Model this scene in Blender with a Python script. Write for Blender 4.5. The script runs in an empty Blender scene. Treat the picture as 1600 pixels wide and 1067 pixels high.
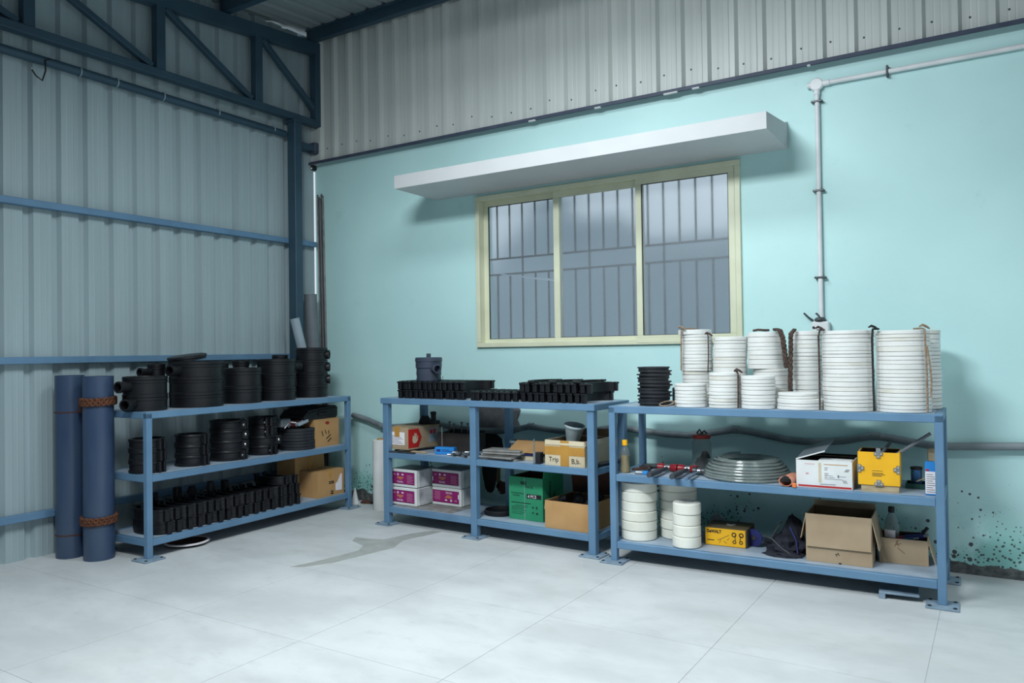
import bpy, bmesh, math, random
from mathutils import Vector, Matrix, noise

scene = bpy.context.scene
COL = scene.collection
PI = math.pi
random.seed(7)

# ------------------------------------------------------------------ camera
def make_camera():
    yaw, pitch, roll = map(math.radians, (32.1962, 0.7563, -0.8276))
    F = Vector((-math.sin(yaw) * math.cos(pitch), math.cos(yaw) * math.cos(pitch), math.sin(pitch)))
    R = Vector((math.cos(yaw), math.sin(yaw), 0))
    U = R.cross(F)
    R2 = R * math.cos(roll) + U * math.sin(roll)
    U2 = -R * math.sin(roll) + U * math.cos(roll)
    cd = bpy.data.cameras.new('camera')
    cd.sensor_width = 36.0
    cd.lens = 1205.7551 / 1600 * 36.0
    cd.clip_start = 0.05
    o = bpy.data.objects.new('camera', cd)
    m = Matrix.Identity(4)
    for i in range(3):
        m[i][0], m[i][1], m[i][2] = R2[i], U2[i], -F[i]
    m.translation = Vector((5.3123, -5.0562, 1.2908))
    o.matrix_world = m
    COL.objects.link(o)
    scene.camera = o
make_camera()

# ------------------------------------------------------------------ world, lights, exposure
world = bpy.data.worlds.new('overcast_sky')
scene.world = world
world.use_nodes = True
bg = world.node_tree.nodes['Background']
bg.inputs[0].default_value = (0.80, 0.92, 1.0, 1)
bg.inputs[1].default_value = 0.85

def area(name, loc, rot, sx, sy, watts, col, spread=180):
    d = bpy.data.lights.new(name, 'AREA')
    d.shape = 'RECTANGLE'
    d.size, d.size_y = sx, sy
    d.energy = watts
    d.color = col
    d.spread = math.radians(spread)
    o = bpy.data.objects.new(name, d)
    o.location = loc
    o.rotation_euler = rot
    COL.objects.link(o)
LIGHT = (0.90, 0.97, 1.0)
area('overhead_light', (3.0, -1.9, 3.80), (0, 0, 0), 1.3, 0.5, 42, LIGHT, 165)
area('added_wall_fill', (3.4, -4.0, 3.70), (math.radians(36), 0, 0), 1.3, 0.5, 104, LIGHT, 135)  # tilted fill added to brighten the back wall from the front
area('overhead_light', (6.3, -2.7, 3.70), (0, 0, 0), 1.3, 0.5, 42, LIGHT, 125)  # fill added to lift the floor at the right
area('overhead_light', (2.1, -4.9, 3.55), (0, 0, 0), 1.3, 0.5, 26, LIGHT, 120)  # fill added to even out the floor at the left front

scene.view_settings.view_transform = 'Standard'
scene.view_settings.look = 'None'
scene.view_settings.exposure = 0.0
scene.view_settings.gamma = 1.0
scene.view_settings.use_curve_mapping = False

# ------------------------------------------------------------------ materials
def lin(c):
    return tuple(((v / 255) / 12.92 if v / 255 <= 0.04045 else ((v / 255 + 0.055) / 1.055) ** 2.4) for v in c) + (1,)

MATS = {}
def mat(name, c1, c2=None, scale=6.0, rough=0.6, metal=0.0, bump=0.0, bscale=60.0, stretch=(1, 1, 1),
        lo=0.35, hi=0.7, spec=0.5, trans=0.0, alpha=1.0, ior=1.45, world_co=False):
    m = bpy.data.materials.new(name)
    m.use_nodes = True
    nt = m.node_tree
    b = nt.nodes['Principled BSDF']
    b.inputs['Roughness'].default_value = rough
    b.inputs['Metallic'].default_value = metal
    b.inputs['Specular IOR Level'].default_value = spec
    b.inputs['IOR'].default_value = ior
    b.inputs['Transmission Weight'].default_value = trans
    b.inputs['Alpha'].default_value = alpha
    b.inputs['Base Color'].default_value = lin(c1)
    if c2 is not None or bump:
        tc = nt.nodes.new('ShaderNodeTexCoord')
        src = tc.outputs['Object']
        if world_co:
            g = nt.nodes.new('ShaderNodeNewGeometry')
            src = g.outputs['Position']
        mp = nt.nodes.new('ShaderNodeMapping')
        mp.inputs['Scale'].default_value = stretch
        nt.links.new(src, mp.inputs['Vector'])
    if c2 is not None:
        n = nt.nodes.new('ShaderNodeTexNoise')
        n.inputs['Scale'].default_value = scale
        n.inputs['Detail'].default_value = 6
        r = nt.nodes.new('ShaderNodeValToRGB')
        r.color_ramp.elements[0].position = lo
        r.color_ramp.elements[1].position = hi
        r.color_ramp.elements[0].color = lin(c1)
        r.color_ramp.elements[1].color = lin(c2)
        nt.links.new(mp.outputs[0], n.inputs['Vector'])
        nt.links.new(n.outputs['Fac'], r.inputs[0])
        nt.links.new(r.outputs[0], b.inputs['Base Color'])
    if bump:
        n2 = nt.nodes.new('ShaderNodeTexNoise')
        n2.inputs['Scale'].default_value = bscale
        n2.inputs['Detail'].default_value = 4
        bp = nt.nodes.new('ShaderNodeBump')
        bp.inputs['Strength'].default_value = bump
        bp.inputs['Distance'].default_value = 0.01
        nt.links.new(mp.outputs[0], n2.inputs['Vector'])
        nt.links.new(n2.outputs['Fac'], bp.inputs['Height'])
        nt.links.new(bp.outputs[0], b.inputs['Normal'])
    MATS[name] = m
    return m

def mth(nt, op, a, b=None, c=None, clamp=False):
    n = nt.nodes.new('ShaderNodeMath')
    n.operation = op
    n.use_clamp = clamp
    for i, v in enumerate((a, b, c)):
        if v is None:
            continue
        if isinstance(v, (int, float)):
            n.inputs[i].default_value = v
        else:
            nt.links.new(v, n.inputs[i])
    return n.outputs[0]

def mixc(nt, fac, a, b):
    n = nt.nodes.new('ShaderNodeMix')
    n.data_type = 'RGBA'
    for sock, v in ((n.inputs[0], fac), (n.inputs[6], a), (n.inputs[7], b)):
        if isinstance(v, tuple):
            sock.default_value = v
        elif isinstance(v, (int, float)):
            sock.default_value = v
        else:
            nt.links.new(v, sock)
    return n.outputs[2]

def nz(nt, vec, scale, detail=5, rough=0.5):
    n = nt.nodes.new('ShaderNodeTexNoise')
    n.inputs['Scale'].default_value = scale
    n.inputs['Detail'].default_value = detail
    n.inputs['Roughness'].default_value = rough
    nt.links.new(vec, n.inputs['Vector'])
    return n.outputs['Fac']

def sm(nt, v, lo, hi):
    n = nt.nodes.new('ShaderNodeMapRange')
    n.interpolation_type = 'SMOOTHSTEP'
    n.inputs[1].default_value = lo
    n.inputs[2].default_value = hi
    nt.links.new(v, n.inputs[0])
    return n.outputs[0]

def wall_material():
    m = bpy.data.materials.new('turquoise_painted_plaster')
    m.use_nodes = True
    nt = m.node_tree
    b = nt.nodes['Principled BSDF']
    b.inputs['Roughness'].default_value = 0.55
    g = nt.nodes.new('ShaderNodeNewGeometry')
    pos = g.outputs['Position']
    sp = nt.nodes.new('ShaderNodeSeparateXYZ')
    nt.links.new(pos, sp.inputs[0])
    z = sp.outputs['Z']
    big = nz(nt, pos, 1.1, 4)
    col = mixc(nt, sm(nt, big, 0.35, 0.7), lin((184, 222, 222)), lin((192, 229, 228)))
    # faint scuffs
    sc = nz(nt, pos, 5.0, 8, 0.65)
    col = mixc(nt, mth(nt, 'MULTIPLY', sm(nt, sc, 0.60, 0.72), 0.35), col, lin((166, 204, 204)))
    # damp darker paint near the floor
    d1 = nz(nt, pos, 3.5, 5)
    lowz = mth(nt, 'SUBTRACT', 1.0, sm(nt, z, 0.10, 0.50))
    damp = mth(nt, 'MULTIPLY', lowz, sm(nt, d1, 0.42, 0.62))
    col = mixc(nt, mth(nt, 'MULTIPLY', damp, 0.75), col, lin((112, 180, 172)))
    # chipped specks
    vo = nt.nodes.new('ShaderNodeTexVoronoi')
    vo.inputs['Scale'].default_value = 24.0
    nt.links.new(pos, vo.inputs['Vector'])
    rnd = nz(nt, pos, 2.6, 3)
    zl = mth(nt, 'SUBTRACT', 1.0, sm(nt, z, 0.10, 0.95))
    thr = mth(nt, 'MULTIPLY', mth(nt, 'MULTIPLY', zl, sm(nt, rnd, 0.36, 0.62)), 0.36)
    chip = mth(nt, 'LESS_THAN', mth(nt, 'ADD', vo.outputs['Distance'], mth(nt, 'MULTIPLY', nz(nt, pos, 70, 3), 0.12)), thr)
    col = mixc(nt, chip, col, lin((74, 78, 82)))
    vo2 = nt.nodes.new('ShaderNodeTexVoronoi')
    vo2.inputs['Scale'].default_value = 52.0
    nt.links.new(pos, vo2.inputs['Vector'])
    zl2 = mth(nt, 'SUBTRACT', 1.0, sm(nt, z, 0.05, 0.55))
    chip2 = mth(nt, 'LESS_THAN', vo2.outputs['Distance'], mth(nt, 'MULTIPLY', mth(nt, 'MULTIPLY', zl2, sm(nt, d1, 0.36, 0.62)), 0.36))
    col = mixc(nt, chip2, col, lin((70, 84, 84)))
    # bare cement at the very bottom with a ragged edge
    edge = mth(nt, 'ADD', mth(nt, 'MULTIPLY', nz(nt, pos, 3.0, 6, 0.6), 0.16), mth(nt, 'MULTIPLY', nz(nt, pos, 22, 4), 0.03))
    bare = mth(nt, 'LESS_THAN', z, mth(nt, 'SUBTRACT', edge, 0.028))
    cem = mixc(nt, sm(nt, nz(nt, pos, 30, 6), 0.35, 0.7), lin((66, 70, 72)), lin((104, 106, 104)))
    col = mixc(nt, bare, col, cem)
    nt.links.new(col, b.inputs['Base Color'])
    bp = nt.nodes.new('ShaderNodeBump')
    bp.inputs['Strength'].default_value = 0.12
    bp.inputs['Distance'].default_value = 0.01
    hh = mth(nt, 'SUBTRACT', nz(nt, pos, 14, 8, 0.6), mth(nt, 'MULTIPLY', mth(nt, 'MAXIMUM', chip, bare), 0.8))
    nt.links.new(hh, bp.inputs['Height'])
    nt.links.new(bp.outputs[0], b.inputs['Normal'])
    MATS['wall'] = m

def floor_material():
    m = bpy.data.materials.new('pale_screed_concrete')
    m.use_nodes = True
    nt = m.node_tree
    b = nt.nodes['Principled BSDF']
    g = nt.nodes.new('ShaderNodeNewGeometry')
    pos = g.outputs['Position']
    mp = nt.nodes.new('ShaderNodeMapping')
    mp.inputs['Scale'].default_value = (1.0, 1.8, 1.0)
    mp.inputs['Rotation'].default_value = (0, 0, 0.35)
    nt.links.new(pos, mp.inputs['Vector'])
    v = mp.outputs[0]
    a = nz(nt, v, 1.3, 8, 0.62)
    c = mixc(nt, sm(nt, a, 0.34, 0.66), lin((180, 184, 185)), lin((196, 200, 201)))
    s = nz(nt, v, 5.5, 9, 0.7)
    c = mixc(nt, mth(nt, 'MULTIPLY', sm(nt, s, 0.52, 0.70), 0.40), c, lin((168, 172, 172)))
    c = mixc(nt, mth(nt, 'MULTIPLY', sm(nt, nz(nt, v, 0.55, 6, 0.6), 0.58, 0.74), 0.18), c, lin((182, 180, 168)))
    nt.links.new(c, b.inputs['Base Color'])
    b.inputs['Roughness'].default_value = 0.5
    b.inputs['Specular IOR Level'].default_value = 0.35
    bp = nt.nodes.new('ShaderNodeBump')
    bp.inputs['Strength'].default_value = 0.05
    bp.inputs['Distance'].default_value = 0.005
    nt.links.new(nz(nt, pos, 40, 6), bp.inputs['Height'])
    nt.links.new(bp.outputs[0], b.inputs['Normal'])
    MATS['floor'] = m

wall_material()
floor_material()
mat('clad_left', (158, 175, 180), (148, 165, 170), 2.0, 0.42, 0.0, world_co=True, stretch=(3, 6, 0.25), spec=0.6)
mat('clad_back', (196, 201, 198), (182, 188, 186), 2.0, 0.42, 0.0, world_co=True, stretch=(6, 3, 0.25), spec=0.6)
mat('roof', (140, 152, 156), (124, 138, 142), 2.0, 0.5, world_co=True, stretch=(4, 0.3, 1))
mat('blue_steel', (98, 133, 163), (88, 122, 152), 5, 0.42, bump=0.03)
mat('dark_blue_steel', (52, 78, 94), (44, 68, 84), 3, 0.5, bump=0.03)
mat('deck', (158, 172, 186), (138, 154, 170), 7, 0.5, bump=0.04, lo=.3, hi=.75)
mat('plate', (132, 152, 168), (108, 128, 146), 14, 0.5, bump=0.06)
mat('flashing', (58, 66, 84), (72, 80, 98), 8, 0.5)
mat('white_paint', (200, 202, 203), (192, 195, 197), 3, 0.6, bump=0.03)
mat('cream_aluminium', (214, 216, 190), (204, 206, 180), 6, 0.4)
mat('gasket', (28, 30, 32), rough=0.7)
mat('black_plastic', (15, 16, 20), (21, 22, 27), 9, 0.42, bump=0.04)
mat('black_plastic_dusty', (22, 23, 28), (34, 36, 40), 6, 0.5, bump=0.05)
mat('charcoal_plastic', (58, 66, 82), (66, 74, 90), 6, 0.35)
mat('black_rubber', (34, 37, 43), (44, 47, 54), 12, 0.6, bump=0.05)
mat('bolt', (190, 192, 194), rough=0.3, metal=1.0)
mat('steel_dark', (70, 74, 80), (96, 98, 100), 14, 0.45, metal=0.7)
mat('bright_steel', (180, 184, 188), (140, 144, 148), 20, 0.35, metal=0.8)
mat('blue_pipe', (48, 66, 96), (62, 78, 100), 3, 0.34, stretch=(3, 3, 0.6), bump=0.03, bscale=9)
mat('pipe_inner', (30, 40, 58), rough=0.7)
mat('rope_brown', (112, 66, 42), (44, 30, 26), 90, 0.9, bump=0.5, bscale=140)
mat('rope_beige', (158, 138, 118), (118, 98, 82), 80, 0.9, bump=0.4, bscale=120)
mat('rope_dark', (92, 74, 66), (40, 34, 34), 70, 0.95, bump=0.6, bscale=120)
mat('grey_pvc', (150, 164, 174), (138, 152, 162), 5, 0.4)
mat('dark_pvc', (112, 118, 124), (96, 104, 110), 5, 0.45)
mat('conduit_grey', (128, 138, 142), (96, 106, 110), 7, 0.45)
mat('conduit_white', (226, 228, 230), (208, 212, 214), 6, 0.45)
mat('white_disc', (224, 225, 223), (214, 214, 209), 7, 0.45, bump=0.03, lo=.45, hi=.75)
mat('white_disc_worn', (220, 220, 214), (196, 188, 170), 5, 0.5, bump=0.03, lo=.55, hi=.8)
mat('nylon_disc', (228, 228, 218), (212, 210, 196), 5, 0.4, bump=0.03, lo=.45, hi=.75)
mat('card', (186, 146, 98), (170, 130, 84), 5, 0.85, bump=0.05)
mat('card_pale', (172, 152, 126), (156, 134, 108), 4, 0.85, bump=0.05)
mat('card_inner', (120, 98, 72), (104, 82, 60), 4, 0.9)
mat('card_cream', (206, 194, 168), (188, 172, 142), 5, 0.85, bump=0.05)
mat('brown_tape', (188, 142, 66), (172, 124, 56), 8, 0.35)
mat('white_board', (226, 228, 228), (206, 208, 206), 4, 0.7, bump=0.04)
mat('plastic_wrap', (206, 212, 214), (150, 158, 162), 9, 0.22, bump=0.3, bscale=18)
mat('purple_print', (150, 30, 106), (132, 24, 104), 4, 0.5)
mat('purple_dark', (92, 14, 62), rough=0.5)
mat('print_white', (232, 226, 230), rough=0.6)
mat('print_gold', (206, 140, 70), rough=0.6)
mat('print_black', (26, 26, 28), rough=0.7)
mat('print_grey', (110, 116, 124), rough=0.7)
mat('print_red', (180, 44, 48), rough=0.6)
mat('print_pink', (206, 150, 160), rough=0.6)
mat('green_board', (44, 146, 104), (36, 128, 92), 4, 0.7, bump=0.04)
mat('print_darkgreen', (16, 54, 44), rough=0.7)
mat('red_card', (186, 32, 30), (166, 26, 26), 6, 0.6)
mat('yellow_box', (242, 184, 32), (226, 166, 26), 5, 0.5, bump=0.03)
mat('yellow_dirty', (92, 80, 50), (62, 58, 50), 6, 0.8)
mat('wood', (186, 168, 138), (150, 130, 102), 9, 0.75, stretch=(1, 8, 8), bump=0.08)
mat('blue_box', (40, 138, 214), (34, 120, 196), 5, 0.5)
mat('blue_deep', (40, 48, 110), (30, 34, 84), 7, 0.6)
mat('can_blue', (40, 92, 140), (26, 40, 58), 14, 0.35)
mat('tray_green', (26, 74, 66), (20, 54, 50), 8, 0.5)
mat('red_plastic', (150, 32, 40), (124, 24, 34), 10, 0.35)
mat('rubber_handle', (54, 58, 64), (68, 70, 76), 16, 0.6)
mat('blue_handle', (60, 98, 136), (120, 132, 140), 9, 0.5)
mat('salmon', (206, 140, 116), (188, 122, 98), 10, 0.6)
mat('orange', (224, 120, 66), rough=0.5)
mat('yellow_cap', (246, 180, 20), rough=0.35)
mat('oil', (214, 172, 70), rough=0.15, trans=0.25, ior=1.4)
mat('clear_plastic', (226, 232, 232), rough=0.12, trans=0.92, ior=1.25)
mat('clear_hose', (196, 206, 204), (176, 188, 186), 8, 0.16, trans=0.72, ior=1.3)
mat('red_lid', (156, 44, 36), (128, 36, 32), 12, 0.5)
mat('dark_cloth', (24, 26, 36), (38, 40, 52), 9, 0.85, bump=0.4, bscale=24)
mat('grey_plates', (142, 142, 140), (112, 110, 106), 16, 0.6, bump=0.08)
mat('cement', (110, 112, 114), (84, 86, 90), 9, 0.9, bump=0.4, bscale=26)
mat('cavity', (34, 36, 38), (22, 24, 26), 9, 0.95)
mat('stain', (154, 157, 153), (168, 172, 170), 9, 0.4)
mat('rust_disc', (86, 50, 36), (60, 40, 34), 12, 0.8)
mat('dark_wood', (56, 50, 48), (40, 37, 37), 9, 0.8)
mat('brown_cloth', (96, 92, 60), (64, 62, 48), 8, 0.9, bump=0.4)
mat('pot_grey', (120, 136, 140), (96, 112, 116), 8, 0.35)
mat('funnel_grey', (170, 184, 188), (156, 172, 176), 6, 0.4)
mat('lamp_body', (200, 204, 206), rough=0.4)
mat('exterior_wall', (190, 200, 208), (168, 180, 190), 1.2, 0.6, world_co=True, stretch=(4, 1, 0.3))

def lamp_diffuser():
    m = bpy.data.materials.new('lamp_diffuser')
    m.use_nodes = True
    b = m.node_tree.nodes['Principled BSDF']
    b.inputs['Emission Color'].default_value = (0.9, 0.97, 1, 1)
    b.inputs['Emission Strength'].default_value = 3.0
    MATS['lamp_diffuser'] = m
lamp_diffuser()

def frosted_glass():
    m = bpy.data.materials.new('frosted_grey_glass')
    m.use_nodes = True
    nt = m.node_tree
    b = nt.nodes['Principled BSDF']
    b.inputs['Base Color'].default_value = (0.74, 0.80, 0.85, 1)
    b.inputs['Transmission Weight'].default_value = 0.88
    b.inputs['Roughness'].default_value = 0.27
    b.inputs['IOR'].default_value = 1.3
    g = nt.nodes.new('ShaderNodeNewGeometry')
    w = nt.nodes.new('ShaderNodeTexNoise')
    w.inputs['Scale'].default_value = 90
    nt.links.new(g.outputs['Position'], w.inputs['Vector'])
    bp = nt.nodes.new('ShaderNodeBump')
    bp.inputs['Strength'].default_value = 0.12
    bp.inputs['Distance'].default_value = 0.004
    nt.links.new(w.outputs['Fac'], bp.inputs['Height'])
    nt.links.new(bp.outputs[0], b.inputs['Normal'])
    MATS['frosted'] = m
frosted_glass()

# ------------------------------------------------------------------ mesh helpers
class MB:
    def __init__(s):
        s.v, s.f, s.smooth = [], [], []
    def add(s, vs, fs, smooth=False):
        o = len(s.v)
        s.v += [tuple(p) for p in vs]
        s.f += [tuple(i + o for i in f) for f in fs]
        s.smooth += [smooth] * len(fs)
        return s
    def box(s, x0, y0, z0, x1, y1, z1, mtx=None):
        vs = [Vector((x, y, z)) for z in (z0, z1) for y in (y0, y1) for x in (x0, x1)]
        if mtx is not None:
            vs = [mtx @ p for p in vs]
        return s.add(vs, [(0, 2, 3, 1), (4, 5, 7, 6), (0, 1, 5, 4), (2, 6, 7, 3), (0, 4, 6, 2), (1, 3, 7, 5)])
    def bbox(s, x0, y0, z0, x1, y1, z1, b=0.003, mtx=None):
        """box with chamfered edges"""
        b = min(b, (x1 - x0) / 3, (y1 - y0) / 3, (z1 - z0) / 3)
        bm = bmesh.new()
        vs = [bm.verts.new((x, y, z)) for z in (z0, z1) for y in (y0, y1) for x in (x0, x1)]
        for f in [(0, 2, 3, 1), (4, 5, 7, 6), (0, 1, 5, 4), (2, 6, 7, 3), (0, 4, 6, 2), (1, 3, 7, 5)]:
            bm.faces.new([vs[i] for i in f])
        bmesh.ops.bevel(bm, geom=bm.edges[:], offset=b, segments=1, affect='EDGES', profile=0.5)
        bm.verts.index_update()
        pts = [v.co.copy() for v in bm.verts]
        if mtx is not None:
            pts = [mtx @ p for p in pts]
        s.add(pts, [[v.index for v in f.verts] for f in bm.faces])
        bm.free()
        return s
    def lathe(s, prof, n=32, c=(0, 0, 0), a0=0.0, a1=2 * PI, mtx=None, sharp=False):
        """revolve (r,z) profile about z; closes on the axis when r==0"""
        full = abs(a1 - a0 - 2 * PI) < 1e-6
        m = n if full else n + 1
        vs, idx = [], []
        for r, z in prof:
            row = []
            if r < 1e-9:
                vs.append(Vector((c[0], c[1], c[2] + z)))
                row = [len(vs) - 1] * m
            else:
                for i in range(m):
                    a = a0 + (a1 - a0) * i / n
                    vs.append(Vector((c[0] + r * math.cos(a), c[1] + r * math.sin(a), c[2] + z)))
                    row.append(len(vs) - 1)
            idx.append(row)
        fs = []
        for k in range(len(prof) - 1):
            for i in range(n):
                j = (i + 1) % m
                q = [idx[k][i], idx[k][j], idx[k + 1][j], idx[k + 1][i]]
                u = []
                for t in q:
                    if t not in u:
                        u.append(t)
                if len(u) > 2:
                    fs.append(u)
        if mtx is not None:
            vs = [mtx @ p for p in vs]
        return s.add(vs, fs, True)
    def tube(s, pts, r, n=10, closed=False, cap=True, prof=None):
        pts = [Vector(p) for p in pts]
        m = len(pts)
        rs = r if isinstance(r, (list, tuple)) else [r] * m
        vs, fs = [], []
        t0 = (pts[1] - pts[0]).normalized()
        up = Vector((0, 0, 1)) if abs(t0.z) < 0.9 else Vector((1, 0, 0))
        nrm = t0.cross(up).normalized()
        for i, p in enumerate(pts):
            if closed:
                t = (pts[(i + 1) % m] - pts[i - 1]).normalized()
            else:
                t = (pts[min(i + 1, m - 1)] - pts[max(i - 1, 0)]).normalized()
            nrm = (nrm - t * nrm.dot(t)).normalized()
            bn = t.cross(nrm)
            for k in range(n):
                a = 2 * PI * k / n
                vs.append(p + (nrm * math.cos(a) + bn * math.sin(a)) * rs[i])
        for i in range(m if closed else m - 1):
            j = (i + 1) % m
            for k in range(n):
                l = (k + 1) % n
                fs.append((i * n + k, i * n + l, j * n + l, j * n + k))
        if cap and not closed:
            fs.append(tuple(range(n))[::-1])
            fs.append(tuple((m - 1) * n + k for k in range(n)))
        return s.add(vs, fs, True)
    def prism(s, poly, d0, d1, axis='z'):
        """extrude a 2D polygon between d0 and d1 along an axis"""
        n = len(poly)
        def P(a, b, d):
            return {'z': (a, b, d), 'y': (a, d, b), 'x': (d, a, b)}[axis]
        vs = [P(a, b, d0) for a, b in poly] + [P(a, b, d1) for a, b in poly]
        fs = [tuple(range(n))[::-1], tuple(range(n, 2 * n))] + [(i, (i + 1) % n, n + (i + 1) % n, n + i) for i in range(n)]
        return s.add(vs, fs)
    def mesh(s, name, m):
        me = bpy.data.meshes.new(name)
        me.from_pydata(s.v, [], s.f)
        me.polygons.foreach_set('use_smooth', s.smooth)
        bm = bmesh.new()
        bm.from_mesh(me)
        bmesh.ops.recalc_face_normals(bm, faces=bm.faces)
        for e in bm.edges:
            if len(e.link_faces) == 2 and e.calc_face_angle(0) > 0.6:
                e.smooth = False
        bm.to_mesh(me)
        bm.free()
        me.materials.append(MATS[m])
        return me
    def build(s, name, m, parent=None, loc=None, rz=0.0):
        return link(name, s.mesh(name, m), parent, loc, rz)

def link(name, me, parent=None, loc=None, rz=0.0):
    o = bpy.data.objects.new(name, me)
    COL.objects.link(o)
    if loc is not None:
        o.location = loc
    o.rotation_euler = (0, 0, rz)
    o.parent = parent
    return o

def tag(o, label=None, cat=None, group=None, kind=None):
    if label: o['label'] = label
    if cat: o['category'] = cat
    if group: o['group'] = group
    if kind: o['kind'] = kind
    return o

def thing(name, label, cat, loc=(0, 0, 0), rz=0.0, group=None):
    o = bpy.data.objects.new(name, None)
    o.empty_display_size = 0.05
    COL.objects.link(o)
    o.location = loc
    o.rotation_euler = (0, 0, rz)
    return tag(o, label, cat, group)

def copy_tree(o, parent=None):
    c = o.copy()
    COL.objects.link(c)
    c.parent = parent
    for ch in list(o.children):
        copy_tree(ch, c)
    return c

def text_mesh(body, size, M, m, name, parent, extrude=0.0003, align='LEFT', bold=0.0, sx=1.0):
    cu = bpy.data.curves.new('lettering', 'FONT')
    cu.body = body
    cu.size = size
    cu.extrude = extrude
    cu.offset = bold
    cu.align_x = align
    cu.resolution_u = 2
    t = bpy.data.objects.new('lettering', cu)
    me = bpy.data.meshes.new_from_object(t)
    bpy.data.objects.remove(t)
    bpy.data.curves.remove(cu)
    me.transform(M @ Matrix.Diagonal((sx, 1, 1, 1)))
    me.materials.clear()
    me.materials.append(MATS[m])
    me.name = name
    return link(name, me, parent)

def MF(x, z, y=-0.0008, ang=0.0):       # plane of a front face (towards -y): text x -> x, text y -> z
    return Matrix.Translation((x, y, z)) @ Matrix(((1, 0, 0, 0), (0, 0, -1, 0), (0, 1, 0, 0), (0, 0, 0, 1))) @ Matrix.Rotation(ang, 4, 'Z')

def MR(y, z, x, ang=0.0):               # plane of a right face (towards +x): text x -> y, text y -> z
    return Matrix.Translation((x, y, z)) @ Matrix(((0, 0, 1, 0), (1, 0, 0, 0), (0, 1, 0, 0), (0, 0, 0, 1))) @ Matrix.Rotation(ang, 4, 'Z')

def fprint(rects, m, parent, name='print', y=-0.0008, t=0.0008):
    b = MB()
    for x, z, w, h in rects:
        b.box(x, y, z, x + w, y + t, z + h)
    return b.build(name, m, parent)

def rprint(rects, m, parent, x, name='print', t=0.0008):
    b = MB()
    for y, z, w, h in rects:
        b.box(x, y, z, x + t, y + w, z + h)
    return b.build(name, m, parent)

# ------------------------------------------------------------------ shelf frames (measured)
SH = {
    1: dict(o=(0.7368, -2.1500), th=math.radians(91.3395), L=1.8704, D=0.50, z=(0.1271, 0.5332, 0.9382)),
    2: dict(o=(1.3346, -0.6308), th=math.radians(-2.4514), L=1.8403, D=0.495, z=(0.1327, 0.5441, 0.9539)),
    3: dict(o=(3.2866, -0.7432), th=math.radians(1.2764), L=1.7903, D=0.525, z=(0.1262, 0.5342, 0.9500)),
}
B_, M_, T_ = 0, 1, 2
def at(s, lv, u, v, dz=0.0):
    S = SH[s]
    c, n = math.cos(S['th']), math.sin(S['th'])
    z = 0.0 if lv is None else S['z'][lv]
    return (S['o'][0] + c * u - n * v, S['o'][1] + n * u + c * v, z + dz + (0.0005 if lv is not None else 0.0))
def rz(s, deg=0.0):
    return SH[s]['th'] + math.radians(deg)

# ================================================================== STRUCTURE
# floor: base screed plus the scored bays
fl = tag(MB().box(-0.6, -9.5, -0.06, 10.0, 0.6, -0.0022).build('floor', 'floor'), kind='structure')
XJ = [-0.62 + 0.81 * i for i in range(11)]
YJ = [0.0, -0.91, -1.775, -2.62, -3.47, -4.32, -5.17]
for i in range(len(XJ) - 1):
    for j in range(len(YJ) - 1):
        x0, x1 = max(XJ[i], -0.04), XJ[i + 1]
        MB().box(x0 + 0.0010, YJ[j + 1] + 0.0010, -0.0045, x1 - 0.0010, YJ[j] - 0.0010, 0.0).build('slab', 'floor', fl)
stain = [(1.638, -1.801), (1.682, -1.645), (1.713, -1.456), (1.732, -1.3), (1.67, -1.19), (1.51, -1.129), (1.455, -1.034), (1.56, -1.03), (1.681, -0.994), (1.729, -0.775), (1.809, -0.619), (1.895, -0.617), (1.858, -0.791), (1.811, -0.943), (1.892, -1.136), (1.866, -1.263), (1.83, -1.461), (1.80, -1.60), (1.72, -1.75)]
MB().prism(stain, 0.0, 0.0006).build('water_stain', 'stain', fl)

# back wall (turquoise) with the window opening
WX0, WX1, WZ0, WZ1 = 1.81, 3.91, 1.327, 2.525
wb = MB()
wb.box(0.0066, 0, -0.01, WX0, 0.22, 3.05).box(WX1, 0, -0.01, 9.5, 0.22, 3.05)
wb.box(WX0, 0, -0.01, WX1, 0.22, WZ0).box(WX0, 0, WZ1, WX1, 0.22, 3.05)
wall_back = tag(wb.build('wall_back', 'wall'), kind='structure')
# rough cement patch and cavity where the conduit enters the wall
def ragged(cx, cz, rx, rz_, n, seed, amp=0.25):
    random.seed(seed)
    return [(cx + rx * math.cos(2 * PI * i / n) * (1 + random.uniform(-amp, amp)), cz + rz_ * math.sin(2 * PI * i / n) * (1 + random.uniform(-amp, amp))) for i in range(n)]
MB().prism([(1.80, .66), (1.80, .84), (1.83, .90), (1.93, .915), (2.06, .90), (2.16, .91), (2.20, .84), (2.17, .77), (2.20, .71), (2.09, .66), (1.95, .645)], -0.018, 0.0, 'y').build('cement_patch', 'cement', wall_back)
MB().prism([(2.085, .755), (2.11, .84), (2.13, .87), (2.125, .80), (2.105, .73)], -0.0195, -0.017, 'y').build('cavity', 'cavity', wall_back)
MB().prism(ragged(1.91, .575, .13, .085, 15, 3, .16), -0.006, 0.0, 'y').build('cavity', 'cavity', wall_back)
MB().prism(ragged(1.905, .37, .070, .18, 23, 5, .07), -0.005, 0.0, 'y').build('cavity', 'cavity', wall_back)
MB().prism(ragged(1.985, .38, .022, .16, 15, 8, .2), -0.004, 0.0, 'y').build('ochre_stain', 'brown_cloth', wall_back)
MB().prism(ragged(2.02, .24, .05, .05, 13, 9, .3), -0.004, 0.0, 'y').build('rust_stain', 'rust_disc', wall_back)
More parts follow.
